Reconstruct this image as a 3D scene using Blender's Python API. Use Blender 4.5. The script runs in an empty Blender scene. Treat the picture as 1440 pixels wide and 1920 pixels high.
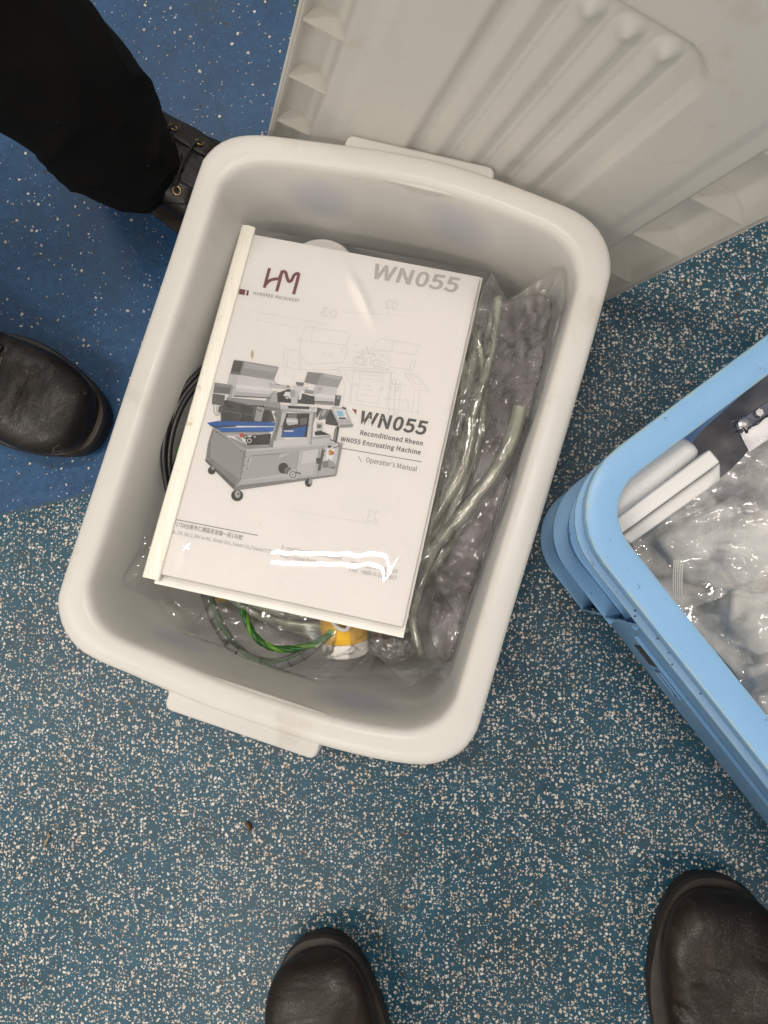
import bpy, bmesh, math, random
import numpy as np
from mathutils import Vector, Matrix, noise

random.seed(7)
SC = bpy.context.scene
COL = SC.collection

# ------------------------------------------------------------------ camera
F = 1387.0                      # focal length in pixels of a 1440 x 1920 picture
CAMH = 0.77                     # the phone is held 77 cm above the floor
NADIR = (860.0, 1096.0)

def _rot():
    n = np.array([(NADIR[0]-720)/F, -(NADIR[1]-960)/F, -1.0]); n /= np.linalg.norm(n)
    t = np.array([0, 0, -1.0]); v = np.cross(n, t); c = n @ t
    K = np.array([[0, -v[2], v[1]], [v[2], 0, -v[0]], [-v[1], v[0], 0]])
    return np.eye(3) + K + K @ K / (1 + c)
RM = _rot()
cam_data = bpy.data.cameras.new('camera')
cam_data.sensor_fit = 'VERTICAL'
cam_data.sensor_height = 24.0
cam_data.lens = 24.0 * F / 1920.0
cam_data.clip_start = 0.02
cam_data.clip_end = 60
cam = bpy.data.objects.new('camera', cam_data)
COL.objects.link(cam)
cam.matrix_world = Matrix.Translation((0, 0, CAMH)) @ Matrix([list(r) for r in RM]).to_4x4()
SC.camera = cam

# ------------------------------------------------------------------ room light
world = bpy.data.worlds.new("World"); SC.world = world; world.use_nodes = True
bg = world.node_tree.nodes['Background']
bg.inputs[0].default_value = (1.0, 0.94, 0.87, 1); bg.inputs[1].default_value = 0.38

def area(name, loc, sx, sy, power, col, rz=0.0):
    d = bpy.data.lights.new(name, 'AREA'); d.shape = 'RECTANGLE'; d.size = sx; d.size_y = sy
    d.energy = power; d.color = col
    o = bpy.data.objects.new(name, d); o.location = loc; o.rotation_euler = (0, 0, rz); COL.objects.link(o)
WARM = (1.0, 0.925, 0.84)
# twin-tube ceiling fittings; extra unseen ones added for highlights on the film
for i, (x, y, p, rz, ln) in enumerate([(-0.16, 0.475, 9, 0.0, .46), (-1.7, -0.4, 13, 0.0, 1.2), (-0.5, -1.5, 15, 0.0, 1.2), (-1.15, 1.72, 5, 0.0, .46), (1.35, 0.45, 4, 0.0, 1.2),
                                      (1.3, -1.3, 6, 0.0, 1.2), (0.7, 2.6, 4, 0.0, 1.2), (-2.2, -2.2, 7, 0.0, 1.2), (-1.0, 2.8, 4, 0.0, 1.2)]):
    c, s = math.cos(rz), math.sin(rz)
    for k in (-1, 1):
        area('ceiling_or_added_tube', (x - s*k*0.021, y + c*k*0.021, 2.5), ln, 0.011, p, WARM, rz)

SC.view_settings.view_transform = 'Standard'
SC.view_settings.look = 'None'
SC.view_settings.exposure = 0.0
SC.view_settings.gamma = 1.0

# ------------------------------------------------------------------ geometry from the survey of the photograph
C0 = np.array([0, 0, CAMH])
def ray(u, v):
    return RM @ np.array([(u-720)/F, -(v-960)/F, -1.0])
def P(u, v, z):
    d = ray(u, v); return Vector(C0 + d * ((z-CAMH)/d[2]))

# ------------------------------------------------------------------ object helpers
def thing(name, label, cat, loc=(0, 0, 0), group=None):
    o = bpy.data.objects.new(name, None); COL.objects.link(o)
    o.empty_display_size = 0.05
    o.location = loc; o['label'] = label; o['category'] = cat
    if group: o['group'] = group
    return o
def tag(o, label=None, cat=None, group=None, kind=None):
    if label: o['label'] = label
    if cat: o['category'] = cat
    if group: o['group'] = group
    if kind: o['kind'] = kind
    return o
def root_loc(p):
    l = Vector((0, 0, 0))
    while p is not None:
        l += p.location; p = p.parent
    return l
def mesh(name, verts, faces, mat, parent=None, smooth=True, mats=None, midx=None, origin=None):
    """verts in world coordinates; the object keeps its own origin (centre of its base)"""
    me = bpy.data.meshes.new(name)
    V = np.array([tuple(v) for v in verts], float)
    if origin is None:
        origin = Vector(((V[:, 0].min()+V[:, 0].max())/2, (V[:, 1].min()+V[:, 1].max())/2, V[:, 2].min())) if parent is None else root_loc(parent)
    origin = Vector(origin)
    V = V - np.array(origin)
    me.from_pydata([tuple(v) for v in V], [], [tuple(f) for f in faces])
    for m in (mats or [mat]): me.materials.append(m)
    if midx is not None: me.polygons.foreach_set('material_index', midx)
    me.polygons.foreach_set('use_smooth', [bool(smooth)]*len(me.polygons))
    me.update()
    o = bpy.data.objects.new(name, me); COL.objects.link(o)
    if parent is not None:
        o.parent = parent
        o.location = origin - root_loc(parent)
    else:
        o.location = origin
    return o
def fixn(o):
    bm = bmesh.new(); bm.from_mesh(o.data); bmesh.ops.recalc_face_normals(bm, faces=bm.faces); bm.to_mesh(o.data); bm.free(); return o
def autosmooth(o, ang=35):
    bm = bmesh.new(); bm.from_mesh(o.data)
    for e in bm.edges:
        if len(e.link_faces) == 2: e.smooth = e.calc_face_angle(0) < math.radians(ang)
    bm.to_mesh(o.data); bm.free(); return o
def bevel(o, w, seg=2, ang=40):
    m = o.modifiers.new('bevel', 'BEVEL'); m.width = w; m.segments = seg; m.limit_method = 'ANGLE'; m.angle_limit = math.radians(ang)
    return o
def catmull(pts, n, closed=False):
    pts = [Vector(p) for p in pts]; out = []
    N = len(pts); segs = N if closed else N-1
    for i in range(segs):
        if closed: p0, p1, p2, p3 = pts[(i-1) % N], pts[i], pts[(i+1) % N], pts[(i+2) % N]
        else: p0, p1, p2, p3 = pts[max(i-1, 0)], pts[i], pts[i+1], pts[min(i+2, N-1)]
        for k in range(n):
            t = k/n
            out.append(0.5*((2*p1)+(-p0+p2)*t+(2*p0-5*p1+4*p2-p3)*t*t+(-p0+3*p1-3*p2+p3)*t**3))
    if not closed: out.append(pts[-1])
    return out
def resample(pts, n, closed=False):
    q = list(pts) + ([pts[0]] if closed else [])
    L = [0]
    for a, b in zip(q, q[1:]): L.append(L[-1] + (b-a).length)
    out = []; j = 0; m = n if closed else n-1
    for i in range(n):
        d = L[-1]*i/m
        while j < len(L)-2 and L[j+1] < d: j += 1
        t = (d-L[j])/max(L[j+1]-L[j], 1e-9)
        out.append(q[j].lerp(q[j+1], t))
    return out
def tube_data(path, rad, seg=12, cap=True, V=None, Fc=None):
    V = [] if V is None else V; Fc = [] if Fc is None else Fc
    n = len(path); base = len(V)
    t0 = (path[1]-path[0]).normalized()
    up = Vector((0, 0, 1)) if abs(t0.z) < .9 else Vector((1, 0, 0))
    nrm = (up - t0*up.dot(t0)).normalized()
    for i, p in enumerate(path):
        t = (path[min(i+1, n-1)]-path[max(i-1, 0)]).normalized()
        nrm = (nrm - t*nrm.dot(t)).normalized(); b = t.cross(nrm)
        r = rad(i/(n-1)) if callable(rad) else rad
        for k in range(seg):
            a = 2*math.pi*k/seg
            V.append(p + nrm*(math.cos(a)*r) + b*(math.sin(a)*r))
    for i in range(n-1):
        for k in range(seg):
            a = base+i*seg+k; b_ = base+i*seg+(k+1) % seg
            Fc.append((a, b_, b_+seg, a+seg))
    if cap:
        Fc.append(tuple(base+k for k in reversed(range(seg))))
        Fc.append(tuple(base+(n-1)*seg+k for k in range(seg)))
    return V, Fc
def tube(name, path, rad, mat, parent=None, seg=12, sub=8, cap=True):
    pth = catmull(path, sub) if sub > 1 else [Vector(p) for p in path]
    V, Fc = tube_data(pth, rad, seg, cap)
    o = mesh(name, V, Fc, mat, parent); autosmooth(o, 50); return o
def loft(rings, closed_ring=True, cap0=True, cap1=True):
    V = []; Fc = []; n = len(rings[0])
    for r in rings: V += list(r)
    for i in range(len(rings)-1):
        for k in range(n if closed_ring else n-1):
            a = i*n+k; b = i*n+(k+1) % n
            Fc.append((a, b, b+n, a+n))
    if cap0:
        c = sum((Vector(v) for v in rings[0]), Vector())/n; V.append(c); j = len(V)-1
        for k in range(n): Fc.append((j, (k+1) % n, k))
    if cap1:
        c = sum((Vector(v) for v in rings[-1]), Vector())/n; V.append(c); j = len(V)-1; b0 = (len(rings)-1)*n
        for k in range(n): Fc.append((j, b0+k, b0+(k+1) % n))
    return V, Fc
def prism(poly, n0, n1):
    """poly: list of points (Vector); n0,n1 offsets (Vector) of the two caps"""
    m = len(poly); V = [p+n0 for p in poly]+[p+n1 for p in poly]
    Fc = [tuple(reversed(range(m))), tuple(range(m, 2*m))]
    for k in range(m): Fc.append((k, (k+1) % m, (k+1) % m+m, k+m))
    return V, Fc
def fbm(v, s, o=3):
    r = 0; a = 1
    for i in range(o):
        r += a*noise.noise(Vector(v)*s); s *= 2.03; a *= .5
    return r

# ------------------------------------------------------------------ material helpers
class NT:
    def __init__(self, name):
        self.m = bpy.data.materials.new(name); self.m.use_nodes = True
        self.t = self.m.node_tree; self.n = self.t.nodes; self.l = self.t.links
        self.b = self.n['Principled BSDF']; self.out = self.n['Material Output']
        self.tc = self.n.new('ShaderNodeTexCoord')
    def new(self, typ, **kw):
        x = self.n.new(typ)
        for k, v in kw.items(): setattr(x, k, v)
        return x
    def link(self, a, b): self.l.new(a, b)
    def setin(self, node, i, v):
        if hasattr(v, 'is_linked') or isinstance(v, bpy.types.NodeSocket): self.link(v, node.inputs[i])
        else: node.inputs[i].default_value = v
    def math(self, op, a, b=None, c=None, clamp=False):
        x = self.new('ShaderNodeMath', operation=op, use_clamp=clamp)
        self.setin(x, 0, a)
        if b is not None: self.setin(x, 1, b)
        if c is not None: self.setin(x, 2, c)
        return x.outputs[0]
    def vmath(self, op, a, b=None, scale=None):
        x = self.new('ShaderNodeVectorMath', operation=op)
        self.setin(x, 0, a)
        if b is not None: self.setin(x, 1, b)
        if scale is not None: self.setin(x, 'Scale', scale)
        return x.outputs[0]
    def noise(self, scale, detail=3, rough=.5, vec=None, dist=0):
        x = self.new('ShaderNodeTexNoise'); x.inputs['Scale'].default_value = scale
        x.inputs['Detail'].default_value = detail; x.inputs['Roughness'].default_value = rough
        x.inputs['Distortion'].default_value = dist
        self.link(vec if vec is not None else self.tc.outputs['Object'], x.inputs['Vector']); return x
    def ramp(self, f, stops, interp='LINEAR'):
        x = self.new('ShaderNodeValToRGB'); x.color_ramp.interpolation = interp
        e = x.color_ramp.elements
        while len(e) < len(stops): e.new(.5)
        for i, (p, c) in enumerate(stops):
            e[i].position = p; e[i].color = (c, c, c, 1) if not isinstance(c, (tuple, list)) else tuple(c)+(1,)*(4-len(c))
        self.link(f, x.inputs[0]); return x.outputs[0]
    def mix(self, f, a, b, blend='MIX'):
        x = self.new('ShaderNodeMix', data_type='RGBA', blend_type=blend)
        self.setin(x, 0, f)
        for i, v in ((6, a), (7, b)):
            if isinstance(v, (tuple, list)): v = tuple(v)+(1,)*(4-len(v))
            self.setin(x, i, v)
        return x.outputs[2]
    def bump(self, h, strength=.3, dist=.001, target=None):
        x = self.new('ShaderNodeBump'); x.inputs['Strength'].default_value = strength; x.inputs['Distance'].default_value = dist
        self.link(h, x.inputs['Height']); self.link(x.outputs[0], (target or self.b).inputs['Normal']); return x.outputs[0]
    def set(self, **kw):
        for k, v in kw.items():
            k = k.replace('_', ' ')
            if isinstance(v, bpy.types.NodeSocket): self.link(v, self.b.inputs[k])
            else:
                if isinstance(v, (tuple, list)) and len(v) == 3: v = tuple(v)+(1,)
                self.b.inputs[k].default_value = v
        return self

def simple(name, col, rough=.5, var=.15, vscale=40, bump=.1, bscale=300, **kw):
    t = NT(name); n = t.noise(vscale, 4)
    c1 = tuple(max(0, c*(1-var)) for c in col); c2 = tuple(min(1, c*(1+var)) for c in col)
    t.set(Base_Color=t.ramp(n.outputs[0], [(.3, c1), (.7, c2)]), Roughness=rough, **kw)
    if bump: t.bump(t.noise(bscale, 3).outputs[0], bump, .0006)
    return t.m

def vinyl(name, base1, base2, chips, seed, green, rust=.8, rough=.42):
    t = NT(name)
    pos = t.vmath('ADD', t.tc.outputs['Object'], (seed, seed*.7, 0))
    warp = t.noise(420, 2, vec=pos)
    w = t.vmath('SUBTRACT', warp.outputs['Color'], (.5, .5, .5)); w = t.vmath('SCALE', w, scale=.0035)
    p2 = t.vmath('ADD', pos, w)
    n1 = t.noise(9, 5, .6, vec=pos); n2 = t.noise(110, 4, .65, vec=pos)
    nn = t.math('ADD', t.math('MULTIPLY', n1.outputs[0], .45), t.math('MULTIPLY', n2.outputs[0], .55))
    col = t.ramp(nn, [(.36, base1), (.64, base2)])
    # dark specks worked into the vinyl
    vd = t.new('ShaderNodeTexVoronoi', voronoi_dimensions='2D'); vd.inputs['Scale'].default_value = 330; t.link(p2, vd.inputs['Vector'])
    sp = t.new('ShaderNodeSeparateXYZ'); t.link(vd.outputs['Color'], sp.inputs[0])
    dm = t.math('LESS_THAN', vd.outputs['Distance'], t.math('MULTIPLY', t.math('GREATER_THAN', sp.outputs[0], .72), .34))
    col = t.mix(t.math('MULTIPLY', dm, .35), col, tuple(c*.35 for c in base1))
    g = t.noise(26, 5, .7, vec=pos, dist=1.0); col = t.mix(t.math('MULTIPLY', t.ramp(g.outputs[0], [(.45, 0.0), (.7, 1.0)]), .42), col, green)
    hsum = None
    for (scale, dens, rmax, metric) in chips:
        w2 = t.noise(900, 1, vec=pos)
        p3 = t.vmath('ADD', p2, t.vmath('SCALE', t.vmath('SUBTRACT', w2.outputs['Color'], (.5, .5, .5)), scale=.0022))
        v = t.new('ShaderNodeTexVoronoi', voronoi_dimensions='2D', distance=metric); v.inputs['Scale'].default_value = scale
        off = t.vmath('ADD', p3, (scale*.013, scale*.029, 0)); t.link(off, v.inputs['Vector'])
        s = t.new('ShaderNodeSeparateXYZ'); t.link(v.outputs['Color'], s.inputs[0])
        cl = t.noise(14, 2, vec=pos)
        thr = t.math('ADD', 1-dens, t.math('MULTIPLY', t.math('SUBTRACT', cl.outputs[0], .5), -dens*1.1))
        pres = t.math('GREATER_THAN', s.outputs[0], thr)
        rr = t.math('MULTIPLY', pres, t.math('MULTIPLY_ADD', t.math('POWER', s.outputs[1], 1.5), rmax*.72, rmax*.28))
        m = t.math('LESS_THAN', v.outputs['Distance'], rr)
        ccol = t.ramp(s.outputs[2], [(0, (.33, .22, .13)), (.1, (.52, .40, .30)), (.3, (.64, .58, .50)), (.6, (.70, .67, .61)), (.85, (.58, .47, .38)), (1, (.42, .39, .37))], 'LINEAR')
        # soft dark halo where the chip is embedded
        col = t.mix(m, col, ccol)
        hsum = m if hsum is None else t.math('MAXIMUM', hsum, m)
    # dirt blotches and tiny rust spots
    d = t.noise(5, 6, .7, vec=pos); dm = t.ramp(d.outputs[0], [(.55, 0.0), (.75, 1.0)])
    col = t.mix(t.math('MULTIPLY', dm, .5), col, (.040, .045, .040))
    vr = t.new('ShaderNodeTexVoronoi', voronoi_dimensions='2D'); vr.inputs['Scale'].default_value = 38; t.link(p2, vr.inputs['Vector'])
    sr = t.new('ShaderNodeSeparateXYZ'); t.link(vr.outputs['Color'], sr.inputs[0])
    rm = t.math('LESS_THAN', vr.outputs['Distance'], t.math('MULTIPLY', t.math('GREATER_THAN', sr.outputs[0], rust), .075))
    col = t.mix(t.math('MULTIPLY', rm, .8), col, (.05, .03, .018))
    rg = t.math('MULTIPLY_ADD', n2.outputs[0], .25, rough-.12)
    t.set(Base_Color=col, Roughness=rg, Specular_IOR_Level=.35)
    h = t.math('ADD', t.math('MULTIPLY', hsum, .5), t.noise(700, 2, vec=pos).outputs[0])
    t.bump(h, .25, .0004)
    return t.m
M = {}
M['teal'] = vinyl('teal_vinyl', (.007, .040, .066), (.014, .092, .148), [(230, .56, .34, 'EUCLIDEAN'), (195, .28, .33, 'MANHATTAN'), (380, .42, .36, 'EUCLIDEAN')], 3.0, (.018, .056, .064))
M['blue'] = vinyl('blue_vinyl', (.012, .054, .140), (.030, .098, .215), [(160, .06, .30, 'EUCLIDEAN'), (320, .08, .30, 'MANHATTAN')], 9.0, (.022, .052, .080), .97)
M['seam'] = simple('vinyl_seam', (.02, .06, .1), .5)

def milky(name, col, trans=.35, rough=.32, tint=None, spots=None, bumps=.05):
    """translucent white polypropylene"""
    t = NT(name)
    n = t.noise(7, 4, .6); n2 = t.noise(55, 3)
    c = t.ramp(n.outputs[0], [(.3, tuple(x*.95 for x in col)), (.7, col)])
    dn = t.noise(18, 5, .7); dm = t.ramp(dn.outputs[0], [(.60, 0.0), (.74, 1.0)])
    c = t.mix(t.math('MULTIPLY', dm, .22), c, (.50, .40, .27))
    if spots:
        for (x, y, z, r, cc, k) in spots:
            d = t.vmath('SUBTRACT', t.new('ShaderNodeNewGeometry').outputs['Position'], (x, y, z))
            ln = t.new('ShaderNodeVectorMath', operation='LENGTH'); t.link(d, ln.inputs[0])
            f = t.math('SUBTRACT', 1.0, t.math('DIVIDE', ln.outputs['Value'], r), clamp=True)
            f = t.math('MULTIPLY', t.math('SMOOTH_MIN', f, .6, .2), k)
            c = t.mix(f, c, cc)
    t.set(Base_Color=c, Roughness=rough, Specular_IOR_Level=.45)
    rg = t.math('MULTIPLY_ADD', n2.outputs[0], .2, rough-.1); t.link(rg, t.b.inputs['Roughness'])
    bp = t.new('ShaderNodeBump'); bp.inputs['Strength'].default_value = bumps; bp.inputs['Distance'].default_value = .001
    t.link(t.noise(160, 3).outputs[0], bp.inputs['Height']); t.link(bp.outputs[0], t.b.inputs['Normal'])
    tr = t.new('ShaderNodeBsdfTranslucent'); t.link(c, tr.inputs[0])
    mx = t.new('ShaderNodeMixShader'); mx.inputs[0].default_value = trans
    t.link(t.b.outputs[0], mx.inputs[1]); t.link(tr.outputs[0], mx.inputs[2]); t.link(mx.outputs[0], t.out.inputs[0])
    return t.m
def film(name, tint=(.97, .97, .97), haze=.06, hazecol=(.75, .74, .70), rough=.06, bumps=.3, bscale=35, ior=1.5, dist=.004, faces=1.9):
    t = NT(name)
    tr = t.new('ShaderNodeBsdfTransparent'); tr.inputs[0].default_value = tint+(1,)
    df = t.new('ShaderNodeBsdfDiffuse'); df.inputs[0].default_value = hazecol+(1,)
    gl = t.new('ShaderNodeBsdfGlossy'); gl.inputs['Roughness'].default_value = rough
    fr = t.new('ShaderNodeFresnel'); fr.inputs['IOR'].default_value = ior
    bp = t.new('ShaderNodeBump'); bp.inputs['Strength'].default_value = bumps; bp.inputs['Distance'].default_value = dist
    nz = t.noise(bscale, 3, .55, dist=.6); t.link(nz.outputs[0], bp.inputs['Height'])
    for x in (gl, fr): t.link(bp.outputs[0], x.inputs['Normal'])
    m1 = t.new('ShaderNodeMixShader'); 
    hz = t.math('MULTIPLY', t.ramp(t.noise(60, 4, .65).outputs[0], [(.35, .35), (.75, 1.6)]), haze); t.link(hz, m1.inputs[0])
    t.link(tr.outputs[0], m1.inputs[1]); t.link(df.outputs[0], m1.inputs[2])
    m2 = t.new('ShaderNodeMixShader'); t.link(t.math('MULTIPLY', fr.outputs[0], faces, clamp=True), m2.inputs[0])
    t.link(m1.outputs[0], m2.inputs[1]); t.link(gl.outputs[0], m2.inputs[2]); t.link(m2.outputs[0], t.out.inputs[0])
    t.n.remove(t.b)
    return t.m
BL = (.52, .53, .70)  # blue tint painted into the tub wall, imitating clips showing through it
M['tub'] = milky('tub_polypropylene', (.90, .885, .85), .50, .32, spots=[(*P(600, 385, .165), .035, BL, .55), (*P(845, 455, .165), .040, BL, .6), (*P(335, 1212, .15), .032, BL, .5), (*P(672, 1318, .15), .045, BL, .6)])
M['lid'] = milky('lid_polypropylene', (.84, .82, .77), .45, .30)
M['film'] = film('clear_film', (.985, .985, .985), haze=.045, hazecol=(.88, .87, .86), rough=.04, bumps=.10, bscale=90, dist=.001)
M['film_milk'] = film('milky_film', (.97, .97, .97), .14, rough=.08, bumps=.10, bscale=60, dist=.001)
M['cover'] = film('cover_sheet', (.985, .985, .985), .035, (.8, .79, .78), .012, .01, 18, dist=.0004, faces=.9)
M['paper'] = simple('paper', (.80, .775, .755), .65, .015, 30, .04, 500)
M['paper_edge'] = simple('paper_edges', (.74, .71, .67), .7, .1, 400)
t = NT('spine_ivory')      # yellowed spine bar with fine lengthwise scratches
mp = t.new('ShaderNodeMapping'); mp.inputs['Rotation'].default_value = (0, 0, math.radians(12)); mp.inputs['Scale'].default_value = (900, 12, 12)
t.link(t.tc.outputs['Object'], mp.inputs[0])
sn = t.noise(1, 4, .6, vec=mp.outputs[0]); bn = t.noise(60, 5, .7)
c = t.ramp(sn.outputs[0], [(.25, (.70, .66, .55)), (.5, (.80, .775, .69)), (.8, (.82, .80, .73))])
c = t.mix(t.math('MULTIPLY', t.ramp(bn.outputs[0], [(.62, 0.0), (.72, 1.0)]), .6), c, (.36, .24, .11))
t.set(Base_Color=c, Roughness=.4); t.bump(sn.outputs[0], .2, .0003); M['spine'] = t.m

def leather(name, c1, c2, dust):
    t = NT(name)
    n = t.noise(14, 5, .6); v = t.new('ShaderNodeTexVoronoi', feature='DISTANCE_TO_EDGE'); v.inputs['Scale'].default_value = 420
    t.link(t.tc.outputs['Object'], v.inputs['Vector'])
    n2 = t.noise(30, 6, .75, dist=1.5); n3 = t.noise(11, 4, .6, dist=.8)
    c = t.ramp(n.outputs[0], [(.3, c1), (.7, c2)])
    c = t.mix(t.math('MULTIPLY', t.ramp(n2.outputs[0], [(.52, 0.0), (.72, 1.0)]), dust), c, (.060, .043, .030))
    vs = t.new('ShaderNodeTexVoronoi', feature='DISTANCE_TO_EDGE'); vs.inputs['Scale'].default_value = 21; t.link(t.vmath('ADD', t.tc.outputs['Object'], t.vmath('SCALE', t.noise(40, 3).outputs['Color'], scale=.03)), vs.inputs['Vector'])
    sm = t.math('MULTIPLY', t.math('LESS_THAN', vs.outputs['Distance'], .006), t.math('GREATER_THAN', t.noise(24, 2).outputs[0], .60))
    c = t.mix(t.math('MULTIPLY', sm, .45), c, (.16, .13, .10))
    sv = t.noise(500, 2); c = t.mix(t.math('MULTIPLY', t.math('GREATER_THAN', sv.outputs[0], .745), .6), c, (.3, .26, .2))
    t.set(Base_Color=c, Roughness=t.math('MULTIPLY_ADD', n2.outputs[0], .3, .19), Specular_IOR_Level=.34)
    h = t.math('ADD', t.math('MULTIPLY', t.math('MINIMUM', v.outputs['Distance'], .08), .8), t.math('MULTIPLY', n3.outputs[0], 3.4))
    t.bump(h, .5, .0020)
    return t.m
M['leather'] = leather('black_leather', (.007, .0056, .005), (.015, .012, .0105), .22)
M['leather_worn'] = leather('worn_black_leather', (.011, .0075, .0056), (.026, .018, .013), .6)
M['sole'] = simple('boot_sole_rubber', (.014, .011, .009), .55, .4, 60, .3, 300)
M['welt'] = simple('boot_welt', (.026, .019, .014), .5, .4, 70, .3, 300)
M['lace'] = simple('black_lace', (.012, .011, .010), .8, .3, 500, .4, 900)
M['brass'] = simple('eyelet_brass', (.42, .28, .13), .35, .2, 200, .05, 300, Metallic=1.0)
t = NT('black_trouser_cloth')
n = t.noise(12, 4); t.set(Base_Color=t.ramp(n.outputs[0], [(.3, (.003, .0028, .003)), (.7, (.0062, .0057, .0055))]), Roughness=.9, Specular_IOR_Level=.2)
lv = t.new('ShaderNodeTexVoronoi'); lv.inputs['Scale'].default_value = 75; t.link(t.tc.outputs['Object'], lv.inputs['Vector'])
ls = t.new('ShaderNodeSeparateXYZ'); t.link(lv.outputs['Color'], ls.inputs[0])
lm = t.math('LESS_THAN', lv.outputs['Distance'], t.math('MULTIPLY', t.math('GREATER_THAN', ls.outputs[0], .94), .06))
t.set(Base_Color=t.mix(lm, t.ramp(n.outputs[0], [(.3, (.003, .0028, .003)), (.7, (.0062, .0057, .0055))]), (.2, .19, .17)))
w = t.new('ShaderNodeTexWave'); w.inputs['Scale'].default_value = 900; t.link(t.tc.outputs['Object'], w.inputs['Vector'])
t.bump(w.outputs[0], .25, .0004); M['cloth'] = t.m
M['lint'] = simple('lint', (.25, .23, .2), .8)

t = NT('crate_blue')
n = t.noise(6, 4, .6); n2 = t.noise(40, 6, .75)
c = t.ramp(n.outputs[0], [(.3, (.160, .335, .57)), (.7, (.200, .385, .62))])
c = t.mix(t.math('MULTIPLY', t.ramp(n2.outputs[0], [(.56, 0.0), (.72, 1.0)]), .25), c, (.30, .45, .50))
c = t.mix(t.math('MULTIPLY', t.ramp(t.noise(120, 5, .8).outputs[0], [(.63, 0.0), (.68, 1.0)]), .75), c, (.035, .045, .05))
t.set(Base_Color=c, Roughness=t.math('MULTIPLY_ADD', n2.outputs[0], .3, .25)); t.bump(t.noise(200, 3).outputs[0], .08, .0006); M['crate'] = t.m
t = NT('crate_worn_edge')
c = t.mix(t.ramp(t.noise(90, 5, .7).outputs[0], [(.4, 0.0), (.6, 1.0)]), (.18, .35, .54), (.24, .36, .42)); t.set(Base_Color=c, Roughness=.5); M['crate_edge'] = t.m
M['crate_dirt'] = simple('crate_grime', (.04, .05, .055), .8, .5, 200, .5, 400)
M['hdpe'] = milky('white_hdpe', (.74, .735, .72), .12, .40)
M['black_pvc'] = simple('black_cable', (.012, .012, .012), .35, .2, 100, .1, 400)
t = NT('green_yellow_cable')
wv = t.new('ShaderNodeTexWave', wave_type='BANDS', bands_direction='DIAGONAL'); wv.inputs['Scale'].default_value = 42; wv.inputs['Distortion'].default_value = 1.2
t.link(t.tc.outputs['Object'], wv.inputs['Vector'])
t.set(Base_Color=t.ramp(wv.outputs[0], [(.55, (.025, .14, .015)), (.72, (.30, .42, .03))]), Roughness=.32); M['green'] = t.m
M['green_solid'] = simple('green_wire', (.03, .20, .02), .35, .3, 60, 0)
def clear_pvc(name, tint, rough=.08, edge=.55):
    """clear soft hose: see-through in the middle, tinted and bright at its edges"""
    t = NT(name)
    tr = t.new('ShaderNodeBsdfTransparent'); tr.inputs[0].default_value = tint+(1,)
    df = t.new('ShaderNodeBsdfPrincipled'); df.inputs['Base Color'].default_value = (tint[0]*.66, tint[1]*.68, tint[2]*.60, 1); df.inputs['Roughness'].default_value = rough
    gl = t.new('ShaderNodeBsdfGlossy'); gl.inputs['Roughness'].default_value = rough
    lw = t.new('ShaderNodeLayerWeight'); lw.inputs[0].default_value = .42
    fr = t.new('ShaderNodeFresnel'); fr.inputs[0].default_value = 1.5
    m1 = t.new('ShaderNodeMixShader'); t.link(t.math('MULTIPLY_ADD', lw.outputs['Facing'], edge, .18), m1.inputs[0]); t.link(tr.outputs[0], m1.inputs[1]); t.link(df.outputs[0], m1.inputs[2])
    m2 = t.new('ShaderNodeMixShader'); t.link(t.math('MULTIPLY', fr.outputs[0], 1.0), m2.inputs[0]); t.link(m1.outputs[0], m2.inputs[1]); t.link(gl.outputs[0], m2.inputs[2])
    t.link(m2.outputs[0], t.out.inputs[0]); t.n.remove(t.b); return t.m
M['hose'] = clear_pvc('clear_hose', (.97, .972, .93), .06, .36)
M['wrap'] = clear_pvc('clear_spiral_wrap', (.93, .95, .95), .10, .45)
M['hose_core'] = clear_pvc('hose_bore', (.90, .92, .80), .1, .5)
M['yellow'] = simple('yellow_plastic', (.72, .42, .03), .35, .1, 60, .1, 200)
M['white'] = simple('white_plastic', (.76, .74, .70), .4, .05, 50, .05, 200)
t = NT('grey_rubber_sheet')
n = t.noise(22, 4, .6, dist=1.5); t.set(Base_Color=t.ramp(n.outputs[0], [(.3, (.125, .112, .118)), (.7, (.19, .172, .18))]), Roughness=.42); t.bump(n.outputs[0], .15, .001); M['greysheet'] = t.m
t = NT('crinkled_foil')
v = t.new('ShaderNodeTexVoronoi'); v.inputs['Scale'].default_value = 190; t.link(t.tc.outputs['Object'], v.inputs['Vector'])
t.set(Base_Color=(.55, .53, .51), Metallic=.9, Roughness=.3); t.bump(v.outputs['Distance'], 1.0, .003); M['foil'] = t.m
M['steel'] = simple('brushed_steel', (.42, .41, .42), .32, .15, 60, .1, 400, Metallic=.9)
M['dark_steel'] = simple('dark_steel', (.09, .095, .12), .4, .2, 60, .1, 300, Metallic=.6)
M['tie'] = milky('nylon_tie', (.75, .75, .72), .3)
def ink(name, c): return simple(name, c, .5, 0.0, 10, 0)

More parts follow.
